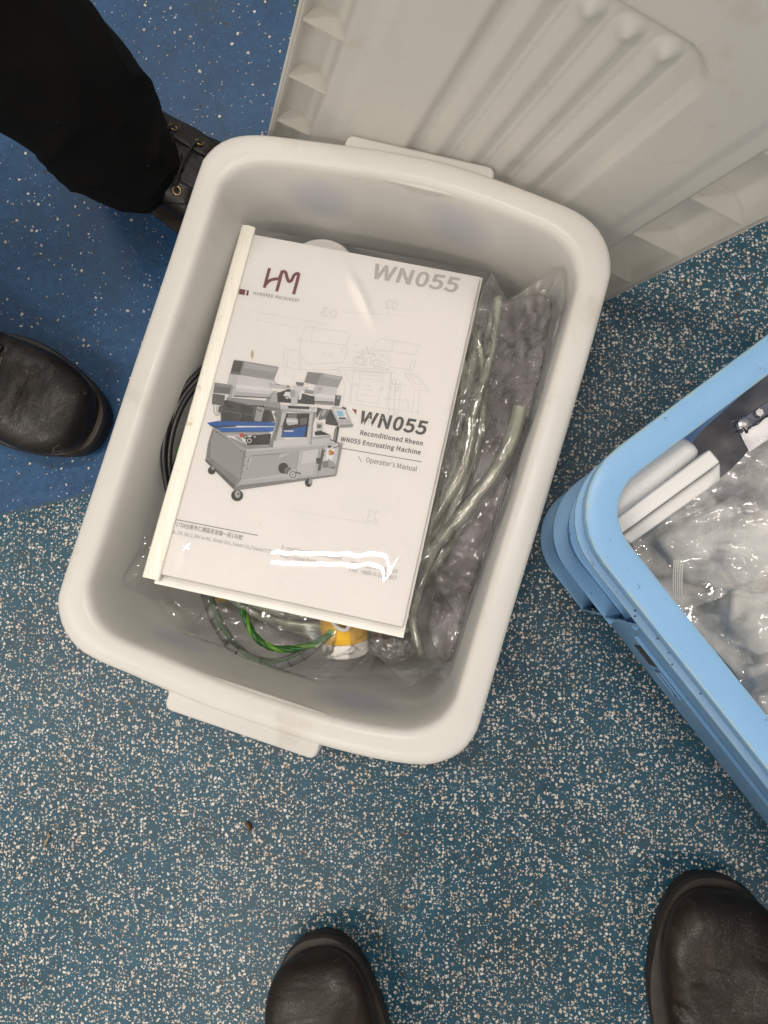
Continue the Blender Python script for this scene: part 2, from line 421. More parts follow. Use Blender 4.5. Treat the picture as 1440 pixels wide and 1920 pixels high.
# ------------------------------------------------------------------ the floor: two vinyl sheets meeting in a welded seam
sa = P(543, 0, 0); sb = P(562, 46, 0); sc_ = P(0, 966, 0); sd = P(172, 924, 0)
def isect(a, b, c, d):
    r = b-a; s = d-c; t_ = ((c-a).x*s.y-(c-a).y*s.x)/(r.x*s.y-r.y*s.x); return a+r*t_
corner = isect(sa, sb, sc_, sd)
up_ = sa+(sa-sb).normalized()*3.2; lf = sc_+(sc_-sd).normalized()*3.2
up_.z = lf.z = corner.z = 0
B = 3.5
def sheet(name, poly, mat, z=0.0):
    V = [Vector((p[0], p[1], z)) for p in poly]; return mesh(name, V, [tuple(range(len(V)))], mat, None, False, origin=(0, 0, z))
blue_poly = [corner, up_, Vector((-B-1, B+1, 0)), lf]
teal_poly = [corner, lf, Vector((-B-1, -B-1, 0)), Vector((B, -B-1, 0)), Vector((B, B+1, 0)), up_]
o = sheet('floor', [tuple(p) for p in teal_poly], M['teal']); tag(o, 'teal safety vinyl floor thickly sprinkled with cream stone chips', kind='structure')
o = sheet('floor', [tuple(p) for p in blue_poly], M['blue']); tag(o, 'deep blue safety vinyl floor with sparse white chips', kind='structure')
# weld bead
def strip(a, b, w):
    d = (b-a).normalized(); n = Vector((-d.y, d.x, 0))*w; return [a+n, b+n, b-n, a-n]
V = []; Fc = []
for a, b in ((corner, up_), (corner, lf)):
    q = strip(a, b, .0012); i = len(V)
    V += [Vector((p.x, p.y, .0006)) for p in q]; Fc.append((i, i+1, i+2, i+3))
o = mesh('floor_seam', V, Fc, M['seam'], None, False, origin=(0, 0, 0)); tag(o, 'thin weld seam between the blue and the teal floor sheets', kind='structure')

# ------------------------------------------------------------------ white storage tub
RZ = 0.21
outer_px = [(372, 310), (386, 284), (408, 264), (436, 252), (470, 248), (510, 250), (575, 258), (650, 268), (730, 280), (830, 300), (935, 333), (1030, 369), (1085, 393), (1122, 422), (1142, 458),
            (1148, 500), (1138, 548), (1090, 720), (1040, 890), (967, 1130), (900, 1358), (886, 1388), (862, 1415), (826, 1432), (782, 1437), (700, 1425), (600, 1400), (500, 1368), (400, 1333), (311, 1297), (240, 1266), (183, 1242), (140, 1216),
            (114, 1180), (104, 1140), (108, 1105), (170, 918), (240, 705), (306, 510)]
TA = math.radians(73.39); LX = Vector((math.cos(TA-math.pi/2), math.sin(TA-math.pi/2), 0)); LY = Vector((math.cos(TA), math.sin(TA), 0))
out = resample(catmull([P(u, v, RZ) for u, v in outer_px], 10, True), 200, True)
xs = [p.dot(LX) for p in out]; ys = [p.dot(LY) for p in out]
cx, cy = (min(xs)+max(xs))/2, (min(ys)+max(ys))/2; HX, HY = (max(xs)-min(xs))/2, (max(ys)-min(ys))/2
TC = LX*cx + LY*cy
print('tub half sizes', HX, HY, TC)
loc2 = [((x-cx), (y-cy)) for x, y in zip(xs, ys)]
def tub_ring(d, z):
    return [TC + LX*(x*(1-d/HX)) + LY*(y*(1-d/HY)) + Vector((0, 0, z)) for x, y in loc2]
def tub_at(x, y, z): return TC + LX*x + LY*y + Vector((0, 0, z))
tub = thing('storage_tub', 'open milky white plastic storage tub holding the manual, hoses and bags', 'storage tub', TC)
prof = [(.085, .0), (.0465, .0), (.0405, .004), (.0375, .015), (.0320, .05), (.0270, .12), (.0235, .175), (.0214, .203), (.0205, .2055), (.006, .2062), (.0035, .2050), (.0030, .192), (.0005, .1905),
        (.0, .198), (.0002, .2050), (.0012, .2080), (.0038, .2098), (.010, .2102), (.0165, .2099), (.0195, .2093), (.0212, .2080), (.0222, .2060), (.0232, .201), (.0250, .188), (.0280, .150), (.0315, .09), (.0355, .035), (.040, .018), (.049, .008), (.070, .005), (.10, .005)]
WALL = [(.005, .052), (.009, .050), (.018, .042), (.035, .0372), (.09, .0332), (.150, .0297), (.188, .0267), (.201, .0249), (.206, .024), (.25, .02)]
def wall_d(z):
    if z <= WALL[0][0]: return WALL[0][1]
    for (z0, d0), (z1, d1) in zip(WALL, WALL[1:]):
        if z <= z1: return d0+(d1-d0)*(z-z0)/(z1-z0)
    return WALL[-1][1]
_pol = sorted((math.atan2(y/HY, x/HX), math.hypot(x/HX, y/HY)) for x, y in loc2)
_pa = np.array([a for a, b in _pol]); _pr = np.array([b for a, b in _pol])
def in_tub(p):
    """move a point that would lie in the tub wall back inside it"""
    q = p-TC; d = wall_d(p.z)+.0008; u = q.dot(LX)/(HX-d); v = q.dot(LY)/(HY-d); a = math.atan2(v, u); rr = math.hypot(u, v)
    ro = float(np.interp(a, _pa, _pr, period=2*math.pi))
    if rr <= ro: return p
    k = ro/rr; return TC + LX*(u*k*(HX-d)) + LY*(v*k*(HY-d)) + Vector((0, 0, p.z))
V, Fc = loft([tub_ring(d, z) for d, z in prof])
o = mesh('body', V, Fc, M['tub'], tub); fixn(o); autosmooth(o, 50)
# grip handles on the two short ends
def handle(pa, pb, sgn, proto):
    a = P(*pa, RZ-.004); b = P(*pb, RZ-.004)
    xa = (a-TC).dot(LX); xb = (b-TC).dot(LX); ymax = ((a-TC).dot(LY)+(b-TC).dot(LY))/2
    yin = sgn*(HY-.024)
    x0, x1 = min(xa, xb), max(xa, xb); r = .006
    poly = [(x0, yin), (x1, yin)]
    for k in range(6):
        an = math.pi/2*k/5; poly.append((x1-r+r*math.cos(an), ymax-sgn*r+sgn*r*math.sin(an)))
    for k in range(6):
        an = math.pi/2*k/5; poly.append((x0+r-r*math.sin(an), ymax-sgn*r+sgn*r*math.cos(an)))
    pl = [tub_at(x, y, 0) for x, y in poly]
    if sgn < 0: pl.reverse()
    V, Fc = prism(pl, Vector((0, 0, RZ-.022)), Vector((0, 0, RZ-.0045)))
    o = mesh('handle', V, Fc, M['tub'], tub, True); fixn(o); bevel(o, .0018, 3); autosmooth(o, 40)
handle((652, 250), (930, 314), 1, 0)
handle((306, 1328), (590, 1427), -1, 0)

# ------------------------------------------------------------------ lid leaning against the tub
av = np.array([-390, -10, -1387.]); av /= np.linalg.norm(av); av = RM @ av
bv = np.array([6280, -2170, -1387.]); bv /= np.linalg.norm(bv); bv = RM @ bv
bv -= av*(av @ bv); bv /= np.linalg.norm(bv)
nv = np.cross(av, bv); nv /= np.linalg.norm(nv)
if nv @ (C0 - (C0+ray(548, 240))) < 0: nv = -nv
AV, BV, NV = Vector(-av), Vector(bv), Vector(nv)      # AV points up the lid, BV to its right, NV to the viewer
LQ = Vector(C0 + ray(548, 240)*0.630)
lid = thing('tub_lid', 'translucent white ribbed tub lid standing on edge behind the tub', 'lid', Vector((LQ.x, LQ.y, 0)))
LT0, LT1 = -.0165, .343; LA0, LA1 = -.045, .44
def smooth(x, a, b):
    t = max(0, min(1, (x-a)/(b-a))); return t*t*(3-2*t)
def gutter(t, t0, t1, dep):
    if t <= t0 or t >= t1: return 0
    u = (t-t0)/(t1-t0)*2-1
    return -dep*math.sqrt(max(0, 1-abs(u)**2.4))
GL = (-.0140, .0165); GR = (.2900, .3400)
RIBS = [.112, .138, .164, .190]
def rr_sd(a, t, a0, a1, t0, t1, r):
    ca, ct = (a0+a1)/2, (t0+t1)/2; qa = abs(a-ca)-(a1-a0)/2+r; qt = abs(t-ct)-(t1-t0)/2+r
    return math.hypot(max(qa, 0), max(qt, 0))+min(max(qa, qt), 0)-r
def lid_h(a, t):
    h = gutter(t, *GL, .016)+gutter(t, *GR, .022)
    h += gutter(LA1-a, .003, .034, .020) + gutter(a-LA0, .003, .034, .020) if GL[1] < t < GR[0] else 0
    sd = rr_sd(a, t, -.02, .272, .090, .222, .030)
    h += -.0065*(1-smooth(sd, -.006, .003))
    sd2 = rr_sd(a, t, .0, .395, .034, .272, .03)
    h += .0022*(1-smooth(sd2, -.006, .006))
    for c in RIBS:
        aa = min(max(a, .0), .255); d = math.hypot(a-aa, t-c)
        h += .0034*math.exp(-(d/.0055)**2) + .0030*math.exp(-(math.hypot(a-.255, t-c)/.0065)**2)
        h -= .0006*math.exp(-((d-.0105)/.0016)**2)
    return h
na, nt = 300, 240; V = []; Fc = []
ts = sorted([LT0+(LT1-LT0)*j/nt for j in range(nt+1)])
for i in range(na+1):
    a = LA0+(LA1-LA0)*i/na
    for t_ in ts: V.append(LQ + AV*a + BV*t_ + NV*lid_h(a, t_))
w_ = nt+1
for i in range(na):
    for j in range(nt): Fc.append((i*w_+j, i*w_+j+1, (i+1)*w_+j+1, (i+1)*w_+j))
o = mesh('panel', V, Fc, M['lid'], lid); fixn(o)
s = o.modifiers.new('thickness', 'SOLIDIFY'); s.thickness = .0018; s.offset = 0
def lid_pt(a, t, h): return LQ + AV*a + BV*t + NV*h
def gusset(a, g, dep):
    pts = []
    for k in range(17):
        u = -1+2*k/16; t_ = g[0]+(u+1)/2*(g[1]-g[0]); pts.append(lid_pt(a, t_, -dep*math.sqrt(max(0, 1-abs(u)**2.4))-.0002))
    V, Fc = prism(pts, AV*-.0008, AV*.0008)
    o = mesh('gusset', V, Fc, M['lid'], lid, False); fixn(o)
for g, dep, al in ((GL, .016, [.0, .066, .132, .198, .264, .33]), (GR, .022, [.012, .083, .156, .228, .300, .372])):
    for a in al: gusset(a, g, dep)
# outer rim skirt of the lid
V = []; Fc = []
def bar_on_lid(a0, a1, t0, t1, h0, h1):
    i = len(V)
    for a, t_, h in ((a0, t0, h0), (a1, t0, h0), (a1, t1, h0), (a0, t1, h0), (a0, t0, h1), (a1, t0, h1), (a1, t1, h1), (a0, t1, h1)): V.append(lid_pt(a, t_, h))
    Fc.extend([(i, i+3, i+2, i+1), (i+4, i+5, i+6, i+7), (i, i+1, i+5, i+4), (i+1, i+2, i+6, i+5), (i+2, i+3, i+7, i+6), (i+3, i, i+4, i+7)])
bar_on_lid(LA0, LA1, LT0-.0022, LT0-.0003, -.024, .0012)
bar_on_lid(LA0, LA1, LT1+.0003, LT1+.0022, -.024, .0012)
bar_on_lid(LA1+.0003, LA1+.0022, LT0, LT1, -.024, .0012)
bar_on_lid(LA0-.0022, LA0-.0003, LT0, LT1, -.024, .0012)
o = mesh('rim_skirt', V, Fc, M['lid'], lid, False); fixn(o)
lowest = min((lid_pt(a, t_, h).z for a in (LA0-.0022, LA1) for t_ in (LT0-.0022, LT1+.0022) for h in (-.024, .0012)))
print('lid lowest z', lowest)

# ------------------------------------------------------------------ operator's manual: pose solved from its four corners
def pose(pts, w, h):
    ob = [(0, h), (w, h), (w, 0), (0, 0)]; A = []
    for (X, Y), (u, v) in zip(ob, pts):
        x = (u-720)/F; y = -(v-960)/F
        A.append([X, Y, 1, 0, 0, 0, -x*X, -x*Y, -x]); A.append([0, 0, 0, X, Y, 1, -y*X, -y*Y, -y])
    H = np.linalg.svd(np.array(A))[2][-1].reshape(3, 3)
    H /= (np.linalg.norm(H[:, 0])+np.linalg.norm(H[:, 1]))/2
    if H[2, 2] < 0: H = -H
    H[2] *= -1
    return RM @ H[:, 0], RM @ H[:, 1], RM @ H[:, 2] + C0
MW, MH = .212, .297
ex, ey, mo = pose([(452, 432), (905, 517), (757, 1186), (268, 1079)], MW, MH)
nz_ = np.cross(ex, ey)
# true pose: move it straight along the sight lines a little lower than the rim
SH = 1.045
mo = C0+(mo-C0)*SH; ex = ex*SH; ey = ey*SH; MW0 = 1.0
EX, EY = Vector(ex), Vector(ey); EN = EX.cross(EY).normalized(); MO = Vector(mo)
print('manual z corners', MO.z, (MO+EX*MW).z, (MO+EY*MH).z, 'scale', EX.length, EY.length)
def page_uv(u, v):
    d = ray(u, v); t = ((np.array(MO)-C0) @ np.array(EN))/(d @ np.array(EN)); p = C0+d*t-np.array(MO)
    A = np.array([[ex@ex, ex@ey], [ex@ey, ey@ey]]); b = np.array([p@ex, p@ey]); s_ = np.linalg.solve(A, b); return s_[0], s_[1]
def sag(X, Y):          # the page bellies a little and its lower edge droops
    return .00025*math.sin(X/MW*math.pi)
def pg(X, Y, h=0.0): return MO + EX*X + EY*Y + EN*(h+sag(X, Y))
manual = thing('operators_manual', 'spiral free report with ivory spine bar and white title page lying on top of the tub contents', 'manual', Vector((MO.x, MO.y, 0)))
manual['label'] = 'white operator manual with ivory spine bar lying on top of the tub contents'
PX0, PX1, PY0, PY1 = .0085, page_uv(900, 520)[0], page_uv(755, 1175)[1], page_uv(900, 520)[1]
print('page', PX0, PX1, PY0, PY1)
def slab(name, x0, x1, y0, y1, h0, h1, mat, parent, nx=24, ny=32, r=0.0, edge=None):
    V = []; Fc = []; idx = []
    def cor(x, y):
        return x, y
    for h in (h0, h1):
        for j in range(ny+1):
            for i in range(nx+1): V.append(pg(x0+(x1-x0)*i/nx, y0+(y1-y0)*j/ny, h))
    w = nx+1; off = (nx+1)*(ny+1)
    for j in range(ny):
        for i in range(nx):
            a = j*w+i
            Fc.append((a+off, a+1+off, a+w+1+off, a+w+off)); idx.append(0)
            Fc.append((a, a+w, a+w+1, a+1)); idx.append(0)
    for i in range(nx):
        Fc.append((i, i+1, i+1+off, i+off)); a = ny*w+i; Fc.append((a+1, a, a+off, a+1+off)); idx += [1, 1]
    for j in range(ny):
        a = j*w; Fc.append((a+w, a, a+off, a+w+off)); b = j*w+nx; Fc.append((b, b+w, b+w+off, b+off)); idx += [1, 1]
    return mesh(name, V, Fc, mat, parent, True, mats=[mat, edge or mat], midx=idx)
o = slab('page_block', PX0, PX1, PY0, PY1, -.0055, -.0006, M['paper_edge'], manual); autosmooth(o)
o = slab('title_page', PX0, PX1, PY0-.0002, PY1+.0002, -.0004, .0, M['paper'], manual); autosmooth(o)
o = slab('back_cover', PX0, page_uv(757, 1186)[0]+.0005, -.004, PY1+.003, -.0068, -.0060, M['white'], manual); autosmooth(o)
# clear cover sheet with rounded corners, standing slightly off the page with two soft creases
CX1 = page_uv(914, 513)[0]+.0005; CY1 = page_uv(914, 513)[1]+.001; CY0 = page_uv(757, 1187)[1]-.0005
def cover_h(X, Y):
    h = .0010-.00025*math.sin(X/MW*math.pi)-.006*(X-.115)**2+.00010*noise.noise(Vector((X*34, Y*10, 8)))+.00003*noise.noise(Vector((X*110, Y*18, 5)))
    # crease across the lower right corner
    d = ((X-.2)*.80+(Y-.085)*-.60)
    d1 = (X-page_uv(640, 1160)[0]); 
    a = page_uv(690, 1160); b = page_uv(790, 960); dx, dy = b[0]-a[0], b[1]-a[1]; L = math.hypot(dx, dy)
    d = ((X-a[0])*dy-(Y-a[1])*dx)/L
    h += .00022*math.exp(-abs(d)/.004)
    # short ripples where the sheet lifts
    for (u, v, du, dv, amp, wd, ln) in RIP:
        q = ((X-u)*dv-(Y-v)*du); s_ = (X-u)*du+(Y-v)*dv
        h += amp*math.exp(-(q/wd)**2)*math.exp(-(s_/ln)**2)
    return h
RIP = []
for (u0, v0, u1, v1, amp, wd) in ((660, 520, 690, 590, .0014, .0035), (350, 1005, 338, 1060, .0006, .0025)):
    a = page_uv(u0, v0); b = page_uv(u1, v1); L = math.hypot(b[0]-a[0], b[1]-a[1])
    RIP.append(((a[0]+b[0])/2, (a[1]+b[1])/2, (b[0]-a[0])/L, (b[1]-a[1])/L, amp, wd, L*.5))
nx, ny = 130, 180; V = []; Fc = []
for j in range(ny+1):
    for i in range(nx+1):
        X = PX0-.002+(CX1-PX0+.002)*i/nx; Y = CY0+(CY1-CY0)*j/ny
        # rounded outer corners
        r = .006; qx = X-(CX1-r); qy = abs(Y-(CY0+CY1)/2)-((CY1-CY0)/2-r)
        if qx > 0 and qy > 0:
            m_ = max(qx, qy)/math.hypot(qx, qy); X = CX1-r+qx*m_; Y = (CY0+CY1)/2+math.copysign((CY1-CY0)/2-r+qy*m_, Y-(CY0+CY1)/2)
        V.append(pg(X, Y, cover_h(X, Y)))
for j in range(ny):
    for i in range(nx): a = j*(nx+1)+i; Fc.append((a, a+1, a+nx+2, a+nx+1))
o = mesh('cover_sheet', V, Fc, M['cover'], manual)
# milled edge of the cover sheet, catches the light
edge_path = []
V = []; Fc = []
for i in range(60):
    X = PX0+(CX1-.006-PX0)*i/59; V += [pg(X, CY0, cover_h(X, CY0)-.0001), pg(X, CY0-.0002, cover_h(X, CY0)-.0032)]
for i in range(59): Fc.append((2*i, 2*i+1, 2*i+3, 2*i+2))
mesh('cover_fold', V, Fc, M['film_milk'], manual)
# spine bar: rounded clip-on profile that opens wider towards the bottom
rings = []
bt0, bt1 = page_uv(267, 1080), page_uv(300, 1086); tt0, tt1 = page_uv(453, 425), page_uv(479, 432)
NB = 40
for j in range(NB+1):
    f = j/NB; x0 = bt0[0]*(1-f)+tt0[0]*f; x1 = bt1[0]*(1-f)+tt1[0]*f; y = -.0012+(tt0[1]+.0005+.0012)*f
    prf = [(0, -.0075), (0, .000), (.10, .0022), (.28, .0032), (.34, .0029), (.40, .0033), (.62, .0033), (.68, .0029), (.76, .0028), (.95, .0020), (1.0, .0012), (1.0, -.0002), (.9, -.0075)]
    tw = .0004*math.sin(f*9)
    rings.append([pg(x0+(x1-x0)*a, y, h+tw) for a, h in prf])
V, Fc = loft(rings); o = mesh('spine_bar', V, Fc, M['spine'], manual); fixn(o); autosmooth(o, 30)

# ---- print on the title page: flat ink on the paper
FONT = None
try:
    import os
    _fp = os.path.join(bpy.utils.system_resource('DATAFILES'), 'fonts', 'Noto Sans CJK Regular.woff2')
    if os.path.exists(_fp): FONT = bpy.data.fonts.load(_fp)
except Exception as e:
    print('font', e)
print('FONT', FONT)
INK = {}
def inkm(c):
    k = tuple(round(x, 3) for x in c)
    if k not in INK: INK[k] = ink('ink', k)
    return INK[k]
def s2l(r, g, b):
    f = lambda x: ((x/255+.055)/1.055)**2.4 if x > 10 else x/255/12.92
    return (f(r)*.93, f(g)*.95, f(b)*1.0)
HH = [.00006]
def print_mesh(name, V2, Fc, c, h=None, sub=False):
    V = [pg(x, y, h or HH[0]) for x, y in V2]
    return mesh(name, V, Fc, inkm(c), manual, False)
def _eval(s_, bold=0.0, shear=0.0, space=1.0):
    cu = bpy.data.curves.new('txt', 'FONT'); cu.body = s_; cu.size = 1; cu.offset = bold; cu.shear = shear; cu.space_character = space; cu.resolution_u = 3
    if FONT: cu.font = FONT
    ob = bpy.data.objects.new('txt', cu); COL.objects.link(ob)
    dg = bpy.context.evaluated_depsgraph_get(); dg.update(); me = ob.evaluated_get(dg).to_mesh()
    v = np.array([q.co[:] for q in me.vertices]); Fc = [tuple(p.vertices) for p in me.polygons]
    ob.evaluated_get(dg).to_mesh_clear(); bpy.data.objects.remove(ob); bpy.data.curves.remove(cu)
    return v, Fc
_h = _eval('H')[0]; CAPH = float(_h[:, 1].max()-_h[:, 1].min()); print('cap height', CAPH)
def text(name, s, pl, pr, cap, col, bold=0.0, shear=0.0, space=1.0, mirror=False, h=.00010):
    bold *= CAPH/.733; v, Fc = _eval(s, bold, shear, space)
    if len(v) == 0: return None
    x0, x1 = v[:, 0].min(), v[:, 0].max()
    a = np.array(page_uv(*pl)); b = np.array(page_uv(*pr)); L = np.linalg.norm(b-a); d = (b-a)/L; n = np.array([-d[1], d[0]])
    capw = cap*.000452            # cap height in metres at the page
    sx = L/(x1-x0); sy = capw/(CAPH+2*bold)
    fx = (x1-v[:, 0]) if mirror else (v[:, 0]-x0)
    P2 = a[None]+d[None]*(fx*sx)[:, None]+n[None]*(v[:, 1]*sy)[:, None]
    o = print_mesh(name, [tuple(p) for p in P2], Fc, col, h); o['kind'] = 'stuff' if name == 'show_through' else 'thing'
    if name != 'show_through': del o['kind']
    return o
def line_mesh(name, polys, w, col, h=.00008, px=None):
    V = []; Fc = []
    for pl in polys:
        q = [np.array(page_uv(*(px(p) if px else p))) for p in pl]
        for a, b in zip(q, q[1:]):
            L = np.linalg.norm(b-a)
            if L < 1e-7: continue
            d = (b-a)/L; n = np.array([-d[1], d[0]])*w/2; e = d*w*.35; i = len(V)
            V += [a+n-e, a-n-e, b-n+e, b+n+e]; Fc.append((i, i+1, i+2, i+3))
    return print_mesh(name, [tuple(p) for p in V], Fc, col, h)
def ribbon(name, pts, w, col, h=.00008, px=None, sub=6):
    q = catmull([Vector((*page_uv(*(px(p) if px else p)), 0)) for p in pts], sub) if sub > 1 else [Vector((*page_uv(*(px(p) if px else p)), 0)) for p in pts]
    V = []; Fc = []; n_ = len(q)
    for i, p in enumerate(q):
        t = (q[min(i+1, n_-1)]-q[max(i-1, 0)]).normalized(); n = Vector((-t.y, t.x, 0))*w/2
        V += [(p+n)[:2], (p-n)[:2]]
    for i in range(n_-1): Fc.append((2*i, 2*i+1, 2*i+3, 2*i+2))
    return print_mesh(name, V, Fc, col, h)
C24 = lambda p: (80+p[0]/2.4, 200+p[1]/2.4)
MAR = (.16, .035, .050)
for i, pts in enumerate(([(1021, 727), (1010, 768), (998, 815)], [(1004, 800), (1022, 783), (1045, 776), (1062, 774), (1072, 757), (1078, 740)], [(1078, 738), (1068, 778), (1053, 832)],
            [(1078, 741), (1093, 746), (1099, 766), (1107, 786), (1120, 782), (1131, 760), (1143, 752), (1155, 752)], [(1154, 751), (1143, 795), (1129, 845)])):
    ribbon('logo_stroke', pts, .0027, MAR, .00008+.00001*i, C24, 5)
text('logo_name', 'HUNDRED MACHINERY', (475, 552.5), (560.5, 567), 6.4, (.16, .15, .16), .012, 0, 1.1)
def quad(name, pts, col, px=None, h=.00008): return print_mesh(name, [page_uv(*(px(p) if px else p)) for p in pts], [tuple(range(len(pts)))], col, h)
quad('margin_mark', [(449.5, 541.5), (460.5, 543.5), (458.5, 553.5), (447.5, 551.5)], MAR)
quad('margin_mark', [(463, 544), (467, 544.8), (465.4, 554.5), (461.2, 553.7)], MAR)
text('page_number_title', 'WN055', (698, 521), (858, 549), 30, (.47, .44, .44), .030, .10, 1.03)
text('title', 'WN055', (673.5, 795), (798.5, 815.5), 26, (.050, .050, .046), .034, .10, 1.04)
text('subtitle', 'Reconditioned Rheon', (675, 815), (792, 835.5), 8.6, (.045, .045, .043), .026, 0, 1.04)
text('subtitle', 'WN055 Encrusting Machine', (638, 827), (788, 852.5), 8.6, (.045, .045, .043), .026, 0, 1.04)
line_mesh('rule', [[(641, 840.5), (790, 866)]], .0006, (.14, .13, .15))
line_mesh('slash_mark', [[(672, 855.5), (678, 867)]], .0004, (.08, .08, .08))
text('manual_title', "Operator's Manual", (685.5, 866.5), (781, 884), 8.8, (.10, .10, .10), .002)
quad('red_corner_mark', [(660, 766.5), (669, 768.5), (667.5, 777.5)], (.28, .02, .03))
line_mesh('rule', [[(329, 974), (483, 1004)]], .0006, (.14, .13, .15))
text('address', '71758台南市仁德區民安路一段136號', (325, 985.5), (454, 1012), 7.0, (.11, .10, .11), .004)
text('address', "No.136, Sec.1, Min'an Rd., Rende Dist.,Tainan City,Taiwan71758", (321, 999.5), (510.5, 1038), 6.2, (.24, .23, .24))
text('contact', 'E-mail:hm@hmfood.com', (528, 1030), (640, 1051), 7.0, (.26, .25, .26))
text('contact', 'http://www.hmfood.com', (525.5, 1044.5), (625, 1063.5), 7.0, (.26, .25, .26))
text('contact', 'TEL   +886-6-2683899', (656.5, 1060), (744, 1075.5), 7.0, (.24, .23, .24))
text('contact', 'FAX   +886-6-2681807', (654.5, 1071.5), (743, 1088), 7.0, (.24, .23, .24))
# faint print of the next page showing through
FA = (.70, .675, .66)
text('show_through', '03', (600, 592), (630, 598), 17, FA, .01, 0, 1, True)
text('show_through', '02', (720, 578), (744, 582), 17, FA, .01, 0, 1, True)
text('show_through', '23', (686, 977), (708, 981), 21, FA, .01, 0, 1, True)
line_mesh('show_through', [[(470, 583), (610, 608)], [(640, 585), (760, 592)], [(545, 957), (715, 985)], [(480, 600), (560, 615)]], .0005, FA)['kind'] = 'stuff'

# the line drawing behind the machine (drawn in the survey units of the enlarged picture)
LG = (.52, .49, .47)
C1 = lambda p: (260+p[0]/2.182, 400+p[1]/2.182)
polys = [[(685, 463), (868, 490), (850, 541), (660, 520), (685, 463)], [(712, 468), (705, 528)], [(660, 520), (665, 590), (700, 618), (835, 612), (860, 560)], [(595, 552), (658, 565), (655, 640), (590, 628), (595, 552)], [(612, 556), (608, 632)],
         [(665, 596), (662, 640), (800, 640), (830, 630)], [(800, 628), (1020, 640)], [(800, 640), (1040, 655)], [(880, 640), (1035, 650), (1015, 800), (868, 778), (880, 640)], [(905, 648), (1000, 655), (998, 666), (903, 660), (905, 648)],
         [(910, 675), (1000, 685), (978, 778), (888, 765), (910, 675)], [(985, 512), (1155, 540), (1130, 578), (955, 555), (985, 512)], [(1045, 520), (1035, 566)], [(1020, 572), (1030, 630), (1120, 640), (1135, 605), (1115, 602), (1108, 640)],
         [(1090, 655), (1140, 660), (1190, 725), (1128, 722), (1090, 655)], [(1108, 664), (1138, 668), (1160, 700), (1130, 697), (1108, 664)], [(1130, 722), (1118, 820)], [(1150, 724), (1140, 830)], [(1035, 655), (1020, 830)], [(1050, 690), (1045, 830)],
         [(840, 650), (870, 700), (860, 780)], [(820, 640), (845, 705), (835, 790)], [(880, 590), (935, 596), (930, 620), (878, 612), (880, 590)], [(950, 600), (1010, 608), (1005, 632), (948, 622), (950, 600)], [(935, 545), (940, 575), (1000, 582)], [(890, 570), (960, 575)],
         [(1000, 760), (1100, 765), (1105, 800)], [(1020, 800), (1150, 815)], [(640, 640), (630, 690)], [(655, 700), (700, 700)], [(600, 630), (598, 660), (615, 668)], [(1075, 700), (1060, 830)], [(1040, 700), (1100, 705)],
         [(985, 690), (960, 690)], [(920, 720), (960, 728)], [(905, 742), (970, 750)], [(918, 705), (940, 702), (950, 712)]]
for cx_, cy_, r in ((842, 560, 12), (905, 605, 18), (975, 612, 16), (1045, 690, 10), (890, 700, 5), (995, 720, 5), (940, 560, 8), (1058, 720, 8), (760, 575, 7), (785, 580, 7)):
    polys.append([(cx_+r*math.cos(a*math.pi/6), cy_+r*math.sin(a*math.pi/6)) for a in range(13)])
rnd = random.Random(3)
for k in range(46):
    x, y = rnd.uniform(860, 1040), rnd.uniform(560, 640); polys.append([(x, y), (x+rnd.uniform(-16, 16), y+rnd.uniform(-6, 6))])
for k in range(24):
    x, y = rnd.uniform(1000, 1110), rnd.uniform(660, 830); polys.append([(x, y), (x+rnd.uniform(-8, 8), y+rnd.uniform(-14, 14))])
line_mesh('line_drawing', polys, .00022, LG, .00006, C1)

